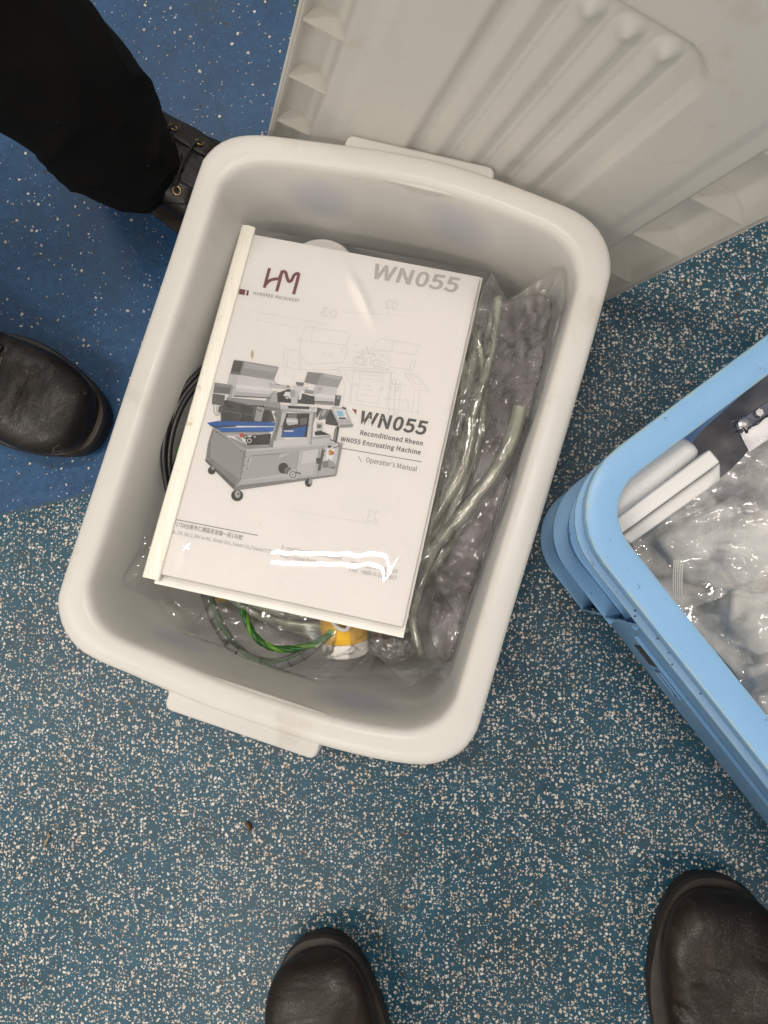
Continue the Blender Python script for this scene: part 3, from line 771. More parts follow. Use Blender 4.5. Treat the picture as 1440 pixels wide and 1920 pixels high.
# the machine photograph printed on the cover
C6 = lambda p: (370+p[0]/4.114, 640+p[1]/4.114)
def G(v, warm=0): 
    a = s2l(v, v-2+warm*0, v-5); return tuple(min(1, x) for x in a)
pic = [
 (70, [(180, 450), (330, 470), (560, 500), (600, 620), (400, 640), (180, 615)]),
 (52, [(345, 475), (560, 500), (545, 640), (325, 620)]),
 (196, [(247, 250), (320, 265), (300, 420), (235, 440), (232, 320)]),
 (120, [(282, 143), (360, 152), (330, 262), (252, 252)]), (86, [(282, 150), (355, 160), (325, 240), (262, 235)]),
 (158, [(360, 152), (630, 198), (590, 302), (330, 262)]), (176, [(372, 168), (612, 208), (600, 240), (362, 205)]),
 (208, [(320, 265), (590, 302), (575, 330), (575, 440), (300, 418), (305, 300)]),
 (222, [(300, 330), (560, 362), (575, 385), (300, 360)]), (184, [(290, 385), (570, 412), (560, 440), (285, 425)]),
 (118, [(135, 318), (270, 338), (262, 410), (122, 398)]), (146, [(150, 322), (268, 340), (266, 362), (146, 345)]),
 (104, [(118, 402), (215, 415), (205, 500), (112, 485)]), (90, [(165, 500), (215, 505), (190, 560), (160, 545)]),
 (150, [(225, 430), (520, 458), (590, 470), (585, 500), (390, 492), (225, 452)]), (90, [(228, 452), (395, 490), (390, 500), (225, 462)]),
 (166, [(265, 345), (282, 350), (262, 430), (245, 432)]),
 (156, [(515, 470), (590, 380), (632, 392), (640, 480), (650, 545), (515, 520)]), (178, [(590, 380), (632, 392), (625, 470), (560, 470)]),
 (120, [(515, 500), (650, 520), (650, 545), (515, 528)]),
 (142, [(850, 236), (960, 246), (920, 338), (825, 318)]), (166, [(960, 246), (1122, 275), (1085, 358), (920, 338)]), (184, [(985, 256), (1105, 278), (1098, 296), (975, 272)]),
 (206, [(905, 338), (1082, 360), (1058, 470), (905, 462), (890, 400)]), (222, [(905, 400), (1070, 420), (1062, 445), (905, 430)]),
 (120, [(760, 313), (825, 320), (815, 350), (765, 340)]),
 (96, [(1065, 415), (1112, 420), (1095, 500), (1055, 500)]), (150, [(1080, 420), (1105, 424), (1098, 450), (1075, 446)]),
 (60, [(615, 400), (700, 370), (905, 430), (905, 490), (620, 470)]),
 (196, [(560, 325), (720, 345), (725, 372), (570, 362)]), (210, [(735, 340), (860, 352), (855, 385), (740, 380)]),
 (226, [(680, 390), (735, 392), (740, 440), (690, 445), (665, 420)]), (200, [(735, 380), (798, 386), (775, 440), (772, 492), (725, 492), (722, 440)]), (228, [(790, 392), (810, 398), (800, 450), (780, 450)]),
 (150, [(830, 372), (900, 382), (895, 410), (825, 400)]), (60, [(810, 415), (905, 425), (895, 450), (812, 440)]),
 (150, [(905, 462), (1060, 476), (1060, 496), (905, 486)]), (196, [(895, 360), (975, 345), (960, 400), (905, 410)]),
 (84, [(430, 500), (520, 515), (505, 620), (430, 600)]),
 (188, [(462, 503), (518, 515), (490, 620), (440, 612)]),
 (36, [(660, 590), (860, 560), (870, 740), (650, 742)]),
 ('b', [(75, 630), (160, 615), (600, 625), (600, 655), (300, 652), (105, 655)]), ('b2', [(130, 668), (600, 662), (600, 690), (560, 700), (170, 702)]),
 (60, [(105, 655), (300, 652), (300, 660), (130, 668)]),
 (168, [(170, 702), (560, 700), (545, 722), (300, 735), (210, 722)]), (40, [(420, 728), (570, 712), (560, 800), (380, 800)]),
 (150, [(255, 740), (380, 800), (560, 805), (550, 830), (380, 832), (250, 770)]),
 (196, [(280, 725), (350, 722), (345, 775), (310, 770)]),
 (196, [(650, 490), (920, 510), (905, 535), (640, 520)]), (60, [(697, 498), (868, 505), (862, 525), (705, 518)]),
 (176, [(600, 545), (640, 520), (910, 545), (905, 575), (880, 560), (690, 545), (650, 580), (635, 760), (590, 820), (550, 820), (600, 640)]),
 (136, [(640, 520), (655, 545), (640, 640), (590, 820), (550, 820), (595, 690), (610, 600), (585, 560)]), (196, [(655, 548), (690, 556), (660, 640), (648, 745), (700, 760), (590, 820), (640, 640)]),
 (205, [(590, 770), (850, 742), (860, 800), (585, 820)]), (196, [(868, 560), (925, 545), (895, 640), (890, 800), (850, 805), (845, 740)]), (150, [(895, 545), (925, 545), (895, 640), (880, 800), (870, 800), (885, 620)]),
 (44, [(690, 555), (868, 558), (830, 740), (650, 742), (672, 640)]), (120, [(700, 560), (770, 560), (765, 600), (700, 590)]), (190, [(690, 590), (775, 598), (778, 640), (700, 650), (685, 625)]), (222, [(690, 605), (775, 612), (775, 625), (690, 620)]),
 ('b', [(660, 690), (840, 655), (825, 738), (655, 740)]), (210, [(668, 688), (745, 688), (740, 700), (668, 698)]), (110, [(790, 600), (850, 590), (845, 640), (800, 650)]),
 (66, [(925, 510), (960, 520), (920, 600), (918, 560)]), (120, [(960, 520), (1030, 530), (990, 600), (930, 610)]), (180, [(975, 528), (1000, 532), (970, 580), (955, 570)]),
 (60, [(1030, 520), (1050, 560), (1090, 640), (1080, 655), (990, 640), (990, 595)]), (70, [(990, 595), (1075, 610), (1080, 650), (990, 638)]),
 (190, [(1040, 505), (1145, 520), (1200, 645), (1100, 665), (1040, 540)]), (224, [(1050, 522), (1135, 530), (1160, 600), (1090, 605)]), ('s', [(1068, 535), (1120, 540), (1132, 580), (1085, 580)]),
 (150, [(1100, 645), (1203, 640), (1200, 662), (1104, 668)]), (66, [(1090, 588), (1145, 590), (1148, 602), (1095, 602)]), (54, [(1115, 505), (1150, 515), (1148, 528), (1118, 520)]),
 (80, [(1080, 655), (1098, 655), (1075, 790), (1045, 770), (1060, 680)]), (140, [(1066, 680), (1080, 670), (1062, 780), (1048, 760)]),
 (196, [(920, 625), (970, 630), (965, 700), (915, 710)]), (104, [(925, 640), (960, 645), (955, 670), (925, 672)]),
 (196, [(885, 740), (1030, 725), (1045, 790), (880, 802)]), (34, [(905, 700), (950, 690), (1025, 722), (910, 728)]), (170, [(885, 742), (1030, 728), (1030, 742), (885, 756)]),
 # cabinet
 (136, [(118, 672), (375, 835), (350, 1090), (292, 1140), (65, 915), (82, 790)]), (154, [(132, 690), (355, 845), (330, 1070), (90, 890), (98, 800)]),
 (96, [(65, 905), (292, 1112), (285, 1148), (62, 925)]), (166, [(120, 668), (160, 680), (375, 835), (360, 850)]),
 (178, [(375, 835), (1125, 780), (1070, 1032), (350, 1112), (292, 1140), (330, 1080)]), (190, [(420, 885), (700, 860), (930, 830), (905, 1028), (360, 1075), (400, 900)]), (170, [(430, 880), (785, 850), (760, 1010), (365, 1070)]),
 (204, [(820, 850), (940, 835), (915, 930), (800, 950)]), (196, [(375, 835), (1000, 790), (1000, 802), (375, 850)]),
 (130, [(292, 1130), (330, 1110), (1070, 1028), (1070, 1040), (300, 1152), (285, 1148)]),
 (200, [(1000, 800), (1120, 785), (1085, 900), (1060, 960), (960, 970), (955, 900)]), (228, [(1000, 830), (1060, 830), (1040, 920), (990, 920)]), (150, [(1095, 800), (1125, 785), (1075, 1030), (1060, 1032)]),
 (90, [(960, 840), (985, 835), (950, 1000), (930, 1000)]), (70, [(915, 905), (950, 900), (955, 945), (920, 945)]),
 (128, [(965, 930), (1010, 920), (1070, 960), (1060, 990), (1010, 975), (965, 975)]), (160, [(1010, 905), (1060, 940), (1070, 965), (1010, 970)]), (50, [(1005, 805), (1040, 805), (1025, 825), (1005, 820)]),
 ('y', [(1012, 840), (1040, 838), (1042, 880), (1015, 880)]), ('r', [(1032, 850), (1055, 852), (1052, 875), (1034, 875)]), ('r', [(325, 712), (355, 710), (355, 740), (328, 742)]),
 (170, [(285, 1150), (330, 1150), (330, 1210), (300, 1210)]), (160, [(855, 1060), (888, 1065), (885, 1100), (860, 1105)]),
]
cols = {'b': s2l(34, 92, 160), 'b2': s2l(40, 104, 176), 's': s2l(150, 190, 205), 'y': s2l(190, 150, 50), 'r': s2l(190, 75, 55)}
PV = []; PF = []; PI = []; pm = []; pidx = {}
def addpoly(col, pts, h):
    key = tuple(round(x, 3) for x in col)
    if key not in pidx: pidx[key] = len(pm); pm.append(inkm(key))
    i = len(PV); PV.extend(pg(*page_uv(*C6(p)), h) for p in pts); PF.append(tuple(range(i, i+len(pts)))); PI.append(pidx[key])
hh = .00006
for c, pts in pic:
    addpoly(cols[c] if isinstance(c, str) else G(c), pts, hh); hh += .0000045
def ellipse(x, y, rx, ry, col, n=16):
    global hh
    addpoly(col, [(x+rx*math.cos(2*math.pi*k/n), y+ry*math.sin(2*math.pi*k/n)) for k in range(n)], hh); hh += .0000045
for (x, y, rx, ry, c) in [(112, 998, 30, 30, 45), (122, 980, 14, 14, 150), (308, 1190, 46, 44, 34), (312, 1180, 22, 30, 170), (318, 1178, 8, 8, 60), (858, 1092, 28, 32, 40), (872, 1084, 13, 22, 160),
                          (402, 768, 28, 28, 36), (402, 768, 19, 19, 200), (402, 768, 12, 12, 46), (445, 738, 17, 17, 60), (372, 738, 17, 17, 66), (445, 738, 8, 8, 190), (372, 738, 8, 8, 190),
                          (665, 980, 40, 42, 48), (700, 1000, 30, 30, 110), (738, 1030, 40, 40, 190), (738, 1030, 28, 28, 120), (738, 1030, 18, 18, 205), (738, 1030, 7, 7, 90), (735, 405, 20, 30, 170),
                          (1090, 622, 4, 4, 150), (1120, 620, 4, 4, 150), (1165, 622, 4, 4, 120), (650, 660, 5, 5, 70), (612, 700, 5, 5, 70), (855, 650, 6, 6, 60), (570, 335, 16, 12, 190), (700, 350, 10, 8, 120), (945, 372, 14, 12, 180)]:
    ellipse(x, y, rx, ry, G(c))
for (x, y) in [(150, 705), (182, 722), (205, 740), (375, 890), (362, 960), (350, 1010), (338, 1060), (340, 850), (105, 795), (85, 890), (115, 922), (125, 932), (208, 1052), (280, 1090), (292, 1100), (388, 985), (396, 920), (968, 830), (960, 880), (940, 970), (990, 850), (980, 880)]:
    ellipse(x, y, 4.5, 4.5, G(70), 6)
for i in range(8):
    for j in range(9): 
        x = 465+i*6.2-j*2.8; y = 512+j*11+i*1.4; addpoly(G(64), [(x, y), (x+2.6, y+.6), (x+2, y+5), (x-.6, y+4.4)], hh)
hh += .000005
def stroke(pts, w, c):
    global hh
    for a, b in zip(pts, pts[1:]):
        a = Vector(a); b = Vector(b); d = (b-a).normalized(); n = Vector((-d.y, d.x))*w/2
        addpoly(G(c), [tuple(a+n), tuple(a-n), tuple(b-n), tuple(b+n)], hh)
    hh += .000004
for pts, w, c in [([(228, 455), (222, 480), (240, 500), (280, 508)], 8, 40), ([(128, 490), (130, 550), (150, 575), (175, 560)], 3.5, 60), ([(150, 500), (155, 560)], 3, 70), ([(360, 1070), (400, 905), (425, 885), (700, 862)], 2, 100), ([(785, 850), (765, 1008)], 2, 120),
                  ([(1025, 760), (1060, 775), (1095, 790), (1090, 815), (1050, 822)], 5, 40), ([(760, 1010), (800, 1025)], 9, 60), ([(600, 545), (636, 600), (608, 700)], 3, 90), ([(300, 735), (380, 800)], 4, 60), ([(100, 800), (95, 890)], 3, 100),
                  ([(940, 840), (930, 1045)], 2.5, 90), ([(590, 300), (600, 330), (640, 340)], 5, 130), ([(630, 430), (700, 430), (720, 470)], 5, 40), ([(282, 425), (560, 440)], 6, 60), ([(905, 466), (1050, 472)], 5, 70), ([(170, 702), (545, 700)], 3, 90), ([(385, 500), (500, 540)], 6, 90), ([(210, 540), (340, 560), (330, 600)], 6, 120), ([(185, 570), (185, 612)], 6, 150), ([(360, 560), (430, 575)], 4, 110), ([(650, 742), (672, 640), (690, 556)], 4, 90), ([(330, 1080), (350, 1000), (375, 840)], 3, 120)]:
    stroke(pts, w, c)
o = mesh('machine_picture', PV, PF, None, manual, False, mats=pm, midx=PI)
bm = bmesh.new(); bm.from_mesh(o.data)
bmesh.ops.triangulate(bm, faces=bm.faces)
for f in bm.faces:
    if f.normal.dot(EN) < 0: f.normal_flip()
bm.to_mesh(o.data); bm.free()
# grime marks on the sheet
def blot(pts, col, hh_=.00012): quad('stain', pts, col, None, hh_)
rnd = random.Random(5)
V = []; Fc = []
for k in range(60):
    u = rnd.uniform(400, 850); v = rnd.uniform(470, 1150); x, y = page_uv(u, v)
    if not (PX0+.004 < x < PX1-.003 and PY0+.004 < y < PY1-.004): continue
    r = rnd.uniform(.00015, .00045); i = len(V); V += [(x+r*math.cos(a), y+r*math.sin(a)*rnd.uniform(.5, 1)) for a in (0, 1.3, 2.4, 3.7, 5)]; Fc.append(tuple(range(i, i+5)))
tag(print_mesh('dirt_speck', V, Fc, (.33, .27, .20), .00012), kind='stuff')
quad('stain', [(471, 660), (474, 655), (476, 662), (475, 670), (473, 674), (470, 668)], (.50, .42, .30), None, .00012)

# ------------------------------------------------------------------ things in the tub
# clear hose coil
CC = P(618, 852, .115); hx, hy = Vector((1, 0, 0)), Vector((0, 1, 0))
rad0 = .0048
path = []
turns = 8; rnd = random.Random(2)
N = 60*turns
def coil_pt(f):
    a = 2*math.pi*f*turns+1.1; k = f*turns
    rr = 1+.055*math.sin(k*2.1)+.02*math.sin(a*2+k)
    x = .124*rr*math.cos(a)+.004*math.sin(k*3); y = .151*rr*math.sin(a)+.005*math.cos(k*2.7)
    z = .058+.0095*k+.004*math.sin(a*3+k)
    p = Vector((x, y, 0)); q = LX*p.x+LY*p.y
    return Vector((CC.x, CC.y, z))+q
path = [coil_pt(i/N) for i in range(N+1)]
hose = thing('hose_coil', 'coil of clear greenish plastic hose beneath the manual', 'hose', Vector((CC.x, CC.y, 0)))
tube('hose', path, rad0, M['hose'], hose, 12, 1)
tube('hose_bore', path, rad0*.55, M['hose_core'], hose, 8, 1)
def hose_piece(name, pts, r, label, seg=14):
    h = thing(name, label, 'hose', pts[0])
    p = catmull(pts, 8)
    # wall with an open bore at the cut end
    V, Fc = tube_data(p, r, seg, False); V, F2 = tube_data(p, r*.66, seg, False, V, []); n = len(p)*seg
    Fc += [tuple(reversed(f)) for f in F2]
    for e in (0, (len(p)-1)*seg):
        for k in range(seg): 
            a = e+k; b = e+(k+1) % seg; Fc.append((a, b, b+n, a+n) if e else (b, a, a+n, b+n))
    o = mesh('hose', V, Fc, M['hose'], h); fixn(o); autosmooth(o, 50)
    return h
hose_piece('hose_end', [P(976, 762, .178), P(962, 815, .174), P(935, 872, .165), P(895, 930, .155), P(845, 990, .145), P(785, 1050, .132), P(700, 1110, .110)], .0058, 'clear hose with its cut end pointing up beside the right tub wall')
hose_piece('hose_end', [P(884, 782, .168), P(880, 830, .163), P(862, 890, .155), P(830, 945, .146), P(790, 1005, .136), P(740, 1060, .120)], .0055, 'clear hose end tucked just right of the manual edge')
hose_piece('hose_end', [P(905, 590, .120), P(893, 650, .135), P(880, 710, .140), P(862, 770, .138), P(835, 850, .130), P(790, 900, .118)], .0060, 'bent clear hose near the upper right edge of the manual')
hose_piece('hose_length', [P(935, 560, .150), P(925, 640, .156), P(905, 720, .158), P(880, 800, .156), P(845, 900, .150), P(800, 990, .142), P(760, 1080, .130), P(735, 1150, .115)], .0040, 'thin clear hose running straight down beside the manual under the bag')
hose_piece('hose_length', [P(898, 640, .145), P(908, 720, .150), P(900, 810, .152), P(872, 900, .150), P(835, 985, .142), P(795, 1080, .132), P(775, 1160, .120), P(790, 1230, .112)], .0036, 'thin clear hose bending down towards the foil sleeve')
hose_piece('hose_length', [P(870, 680, .14), P(866, 760, .142), P(848, 850, .140), P(815, 940, .134), P(775, 1020, .126)], .0038, 'short thin clear hose closest to the right edge of the manual')
# black cables
def cable(name, pts, r, mat, label, cat='cable', group=None):
    o = tube(name, pts, r, mat, None, 10, 10); return tag(o, label, cat, group)
BG = 'black cables left of the spine bar'
cable('black_cable', [P(400, 672, .150), P(372, 698, .158), P(338, 738, .163), P(318, 785, .166), P(307, 840, .167), P(309, 890, .165), P(322, 940, .160), P(350, 985, .150)], .0026, M['black_pvc'], 'outer black cable looping out left of the spine bar', group=BG)
cable('black_cable', [P(404, 690, .148), P(378, 714, .155), P(349, 748, .160), P(329, 792, .163), P(318, 843, .163), P(319, 892, .161), P(331, 935, .156), P(358, 975, .148)], .0026, M['black_pvc'], 'inner black cable looping out left of the spine bar', group=BG)
cable('black_cable', [P(385, 755, .135), P(360, 790, .140), P(343, 830, .140), P(334, 868, .138), P(345, 915, .130)], .0030, M['black_pvc'], 'short black cable beside the green one, half hidden by the spine bar', group=BG)
M['green_dark'] = simple('green_insulation', (.018, .105, .012), .32, .25, 60, .05, 200)
M['green_light'] = simple('yellow_green_insulation', (.115, .30, .022), .32, .25, 60, .05, 200)
def twisted(pts, r, label):
    e = thing('earth_cable', label, 'cable', (pts[0].x, pts[0].y, 0))
    p = resample(catmull(pts, 14), 110)
    L = sum((b-a).length for a, b in zip(p, p[1:]))
    for k, m_ in ((0, 'green_dark'), (1, 'green_light'), (2, 'green_dark')):
        q = []
        for i, c in enumerate(p):
            t = (p[min(i+1, len(p)-1)]-p[max(i-1, 0)]).normalized(); n = (Vector((0, 0, 1))-t*t.z).normalized(); b = t.cross(n)
            a = i/len(p)*L/.030*2*math.pi+k*2.094; q.append(c+(n*math.cos(a)+b*math.sin(a))*r*.42)
        tube('strand', q, r*.62, M[m_], e, 9, 1)
twisted([P(356, 800, .145), P(342, 835, .150), P(331, 870, .150), P(322, 905, .150), P(332, 945, .140)], .0032, 'green and yellow cable peeping out left of the spine bar')
twisted([P(440, 1085, .11), P(452, 1130, .122), P(462, 1163, .128), P(480, 1195, .130), P(508, 1213, .130), P(545, 1217, .131), P(585, 1208, .133), P(620, 1188, .135), P(660, 1150, .13)], .0032, 'green and yellow cable looping below the manual')
# spiral wrapped lead
sw = thing('wrapped_lead', 'lead in clear spiral wrap with black gaps curving below the manual', 'cable', P(500, 1240, 0))
wp = catmull([P(372, 1070, .105), P(386, 1108, .112), P(402, 1155, .117), P(428, 1200, .120), P(462, 1233, .121), P(508, 1246, .121), P(555, 1234, .121), P(590, 1208, .121), P(620, 1170, .115)], 12)
tube('wrap', wp, .0056, M['wrap'], sw, 14, 1)
tube('green_wire', [p+Vector((.0014, .0016, .0)) for p in wp], .0018, M['green_solid'], sw, 8, 1)
tube('grey_core', [p+Vector((-.0014, -.0012, -.0005)) for p in wp], .0027, simple('grey_core', (.24, .25, .27), .4, .1, 60, 0), sw, 8, 1)
wr = resample(wp, 16)
for i in range(2, 15):
    p = wr[i]; t_ = (wr[min(i+1, 15)]-wr[i-1]).normalized(); n_ = Vector((0, 0, 1)); b_ = t_.cross(n_).normalized()
    arc = [p + (b_*math.cos(a)+n_*math.sin(a))*.00585 + t_*(.0012*math.cos(a)) for a in [math.radians(x) for x in range(-10, 120 if i % 3 else 175, 12)]]
    V, Fc = [], []
    for q in arc: V += [q-t_*(.0004+.0003*(i in (6, 7, 8))), q+t_*(.0004+.0003*(i in (6, 7, 8)))]
    for k in range(len(arc)-1): Fc.append((2*k, 2*k+1, 2*k+3, 2*k+2))
    mesh('wrap_gap', V, Fc, M['black_pvc'], sw, False)
# yellow and white spool
def cyl(c, ax, r, h0, h1, n=40, fil=.0015):
    ax = Vector(ax).normalized(); u = ax.orthogonal().normalized(); v = ax.cross(u)
    rings = []
    for rr, hh_ in ((r-fil, h0), (r, h0+fil), (r, h1-fil), (r-fil, h1)):
        rings.append([c+ax*hh_+(u*math.cos(2*math.pi*k/n)+v*math.sin(2*math.pi*k/n))*rr for k in range(n)])
    return loft(rings)
sp = thing('small_jar', 'small white jar with a yellow band sticking out under the lower edge of the manual', 'jar', P(640, 1150, .0))
ja = P(648, 1224, .112); jb = P(640, 1100, .125); jd = (jb-ja).normalized(); jl = (jb-ja).length
V, Fc = cyl(ja, jd, .0205, .0, .0125, 40, .0012); o = mesh('base', V, Fc, M['white'], sp); autosmooth(o, 50)
V, Fc = cyl(ja, jd, .0210, .0127, jl, 40, .0008); o = mesh('yellow_band', V, Fc, M['yellow'], sp); autosmooth(o, 50)
yc = P(415, 1100, .075); V, Fc = cyl(yc, (.3, .2, 1), .016, 0, .014, 30, .002); o = mesh('yellow_cap', V, Fc, M['yellow']); tag(o, 'yellow cap under the clear bag beside the wrapped lead', 'cap')
# cable tie
cable('cable_tie', [P(612, 1140, .146), P(622, 1163, .146), P(636, 1178, .143), P(650, 1180, .141), P(654, 1168, .143), P(640, 1158, .148)], .0019, M['tie'], 'milky nylon cable tie round the hoses below the manual', 'cable tie')
# silver duct piece
fo = []
c0 = P(740, 1130, .06); c1 = P(735, 1235, .09); dv = (c1-c0); n_ = 30
for i in range(n_+1):
    f = i/n_; c = c0+dv*f; a0 = dv.normalized(); u = a0.cross(Vector((0, 0, 1))).normalized(); w = u.cross(a0)
    rr = .021*(1-.6*max(0, f-.85)/.15)+.0012*math.sin(f*55)
    fo.append([c+(u*math.cos(2*math.pi*k/28)+w*math.sin(2*math.pi*k/28))*(rr*(1+.10*noise.noise(Vector((k*.5, f*9, 1))))) for k in range(28)])
V, Fc = loft(fo); o = mesh('foil_sleeve', V, Fc, M['foil'], None, True); fixn(o); tag(o, 'crinkled silver foil sleeve at the lower right corner of the manual', 'sleeve')
# white disc peeping over the top edge
cw = P(600, 512, .12); V, Fc = cyl(cw, (0.05, .1, 1), .033, -.02, .004); o = mesh('white_disc', V, Fc, M['white']); tag(o, 'white plastic disc showing above the top edge of the manual', 'disc')
# grey padding sheet with a slot, leaning along the right side
def knots(ks):
    ks = [((P(u, v, z)).x, (P(u, v, z)).y, z) for u, v, z in ks]
    def f(x, y):
        s = 0; w = 0
        for a, b, z in ks:
            q = 1/((x-a)**2+(y-b)**2+1e-5)**1.5; s += q*z; w += q
        return s/w
    return f
def inpoly(x, y, pl):
    c = False; n = len(pl); j = n-1
    for i in range(n):
        if (pl[i][1] > y) != (pl[j][1] > y) and x < (pl[j][0]-pl[i][0])*(y-pl[i][1])/(pl[j][1]-pl[i][1])+pl[i][0]: c = not c
        j = i
    return c
def crumple(seed, amp, freqs=(18, 34, 61), ang=None, stretch=2.6, fac=None):
    r = random.Random(seed); ang = TA if ang is None else ang
    def h(x, y):
        wx = x+.014*noise.noise(Vector((x*16, y*16, seed))); wy = y+.014*noise.noise(Vector((x*16, y*16, seed+7)))
        s = 0; a = amp
        if fac:
            sp_, fa = fac; th = ang+.6; u = (wx*math.cos(th)+wy*math.sin(th))/sp_; v = (-wx*math.sin(th)+wy*math.cos(th))/sp_; iu, iv = math.floor(u), math.floor(v); fu, fv = u-iu, v-iv
            H = lambda p_, q_: noise.cell(Vector((p_+.5, q_+.5, seed*7.3)))
            s += fa*((H(iu, iv)*(1-fu)+H(iu+1, iv)*(fu-fv)+H(iu+1, iv+1)*fv) if fu > fv else (H(iu, iv)*(1-fv)+H(iu, iv+1)*(fv-fu)+H(iu+1, iv+1)*fu))
        for k, fq in enumerate(freqs):
            th = ang+(.0, .5, -.45)[k % 3]; c_, s_ = math.cos(th), math.sin(th)
            u = (wx*c_+wy*s_)*fq/stretch; v = (-wx*s_+wy*c_)*fq
            n_ = noise.noise(Vector((u, v, seed*3.1+k*9)))
            rd = 1-min(1, abs(n_)*2.6); m_ = .35+.65*max(0, noise.noise(Vector((x*11, y*11, seed+k*4)))+.45)
            s += a*(rd*rd*m_+.35*n_); a *= .50
        return s
    return h
def drape(name, outline, ks, mat, seed=1, amp=.006, step=.0026, freqs=(18, 34, 61), holes=(), parent=None, zmax=None, thick=0, clamp=True, ang=None, stretch=2.6, fac=None, ridges=()):
    rg = []
    for ln_, rh, rw in ridges:
        q = [P(u, v, .16) for u, v in ln_]
        rg += [(a.x, a.y, b.x-a.x, b.y-a.y, (b.x-a.x)**2+(b.y-a.y)**2, rh, rw) for a, b in zip(q, q[1:])]
    pl = [tuple(P(u, v, z)[:2]) for u, v, z in outline]
    base = knots(ks); cr = crumple(seed, amp, freqs, ang, stretch, fac)
    xs_ = [p[0] for p in pl]; ys_ = [p[1] for p in pl]; x0, x1, y0, y1 = min(xs_), max(xs_), min(ys_), max(ys_)
    nx = int((x1-x0)/step)+1; ny = int((y1-y0)/step)+1
    # snap lattice: keep cells whose centre lies inside
    V = []; idx = {}; Fc = []
    hp = [[tuple(P(u, v, z)[:2]) for u, v, z in h] for h in holes]
    def vid(i, j):
        if (i, j) not in idx:
            x = x0+i*step+.0012*noise.noise(Vector((i*.7, j*.7, seed))); y = y0+j*step+.0012*noise.noise(Vector((i*.7, j*.7, seed+5)))
            z = base(x, y)+cr(x, y)
            if rg:
                ad = 0
                for ax, ay, dx, dy, l2, rh, rw in rg:
                    t = max(0, min(1, ((x-ax)*dx+(y-ay)*dy)/l2)); ex_, ey_ = x-ax-dx*t, y-ay-dy*t; d2 = (ex_*ex_+ey_*ey_)/(rw*rw)
                    if d2 < 9: ad = max(ad, rh*math.exp(-d2))
                z += ad
            if zmax is not None: z = min(z, zmax(x, y))
            idx[(i, j)] = len(V); V.append(in_tub(Vector((x, y, z))) if clamp else Vector((x, y, z)))
        return idx[(i, j)]
    for i in range(nx):
        for j in range(ny):
            x = x0+(i+.5)*step; y = y0+(j+.5)*step
            if inpoly(x, y, pl) and not any(inpoly(x, y, h) for h in hp):
                a, b, c, d = vid(i, j), vid(i+1, j), vid(i+1, j+1), vid(i, j+1)
                if (i+j) % 2: Fc += [(a, b, c), (a, c, d)]
                else: Fc += [(a, b, d), (b, c, d)]
    # smooth the saw-tooth outline
    me_o = mesh(name, V, Fc, mat, parent)
    bm = bmesh.new(); bm.from_mesh(me_o.data); bm.verts.ensure_lookup_table()
    for it in range(4):
        new = {}
        for v in bm.verts:
            if v.is_boundary:
                nb = [e.other_vert(v) for e in v.link_edges if e.is_boundary]
                if nb: new[v.index] = v.co*.4+sum((q.co for q in nb), Vector())/len(nb)*.6
        for k, c in new.items(): bm.verts[k].co = c
    bm.to_mesh(me_o.data); bm.free()
    if thick:
        s_ = me_o.modifiers.new('thickness', 'SOLIDIFY'); s_.thickness = thick
    return me_o
pageN = EN; 
def under_manual(x, y):
    # height of the manual's underside above this point, less a little clearance; free elsewhere
    z = MO.z - ((x-MO.x)*EN.x+(y-MO.y)*EN.y)/EN.z
    p = Vector((x, y, z))-MO; X = p.dot(EX)/EX.length_squared; Y = p.dot(EY)/EY.length_squared
    if -.01 < X < MW+.006 and -.01 < Y < MH+.01: return z-.011
    return 9
o = drape('grey_sheet', [(935, 548, .15), (1000, 540, .16), (1040, 560, .165), (1028, 650, .165), (1004, 770, .165), (975, 890, .15), (935, 1030, .145), (888, 1180, .13), (856, 1262, .125), (822, 1240, .11), (800, 1170, .10), (820, 1040, .12), (862, 900, .14), (885, 780, .15), (905, 680, .15)],
          [(940, 570, .13), (1020, 580, .16), (900, 780, .13), (1000, 780, .158), (940, 900, .135), (880, 1000, .12), (950, 1000, .14), (850, 1200, .10), (800, 1100, .09)], M['greysheet'], 4, .0010, .003, (8, 16, 30),
          holes=[[(930, 845, .13), (950, 832, .13), (958, 842, .13), (950, 862, .13), (933, 868, .13)]], thick=.0015)
tag(o, 'dark grey sheet with an oval slot inside the clear bag by the right wall', 'sheet')
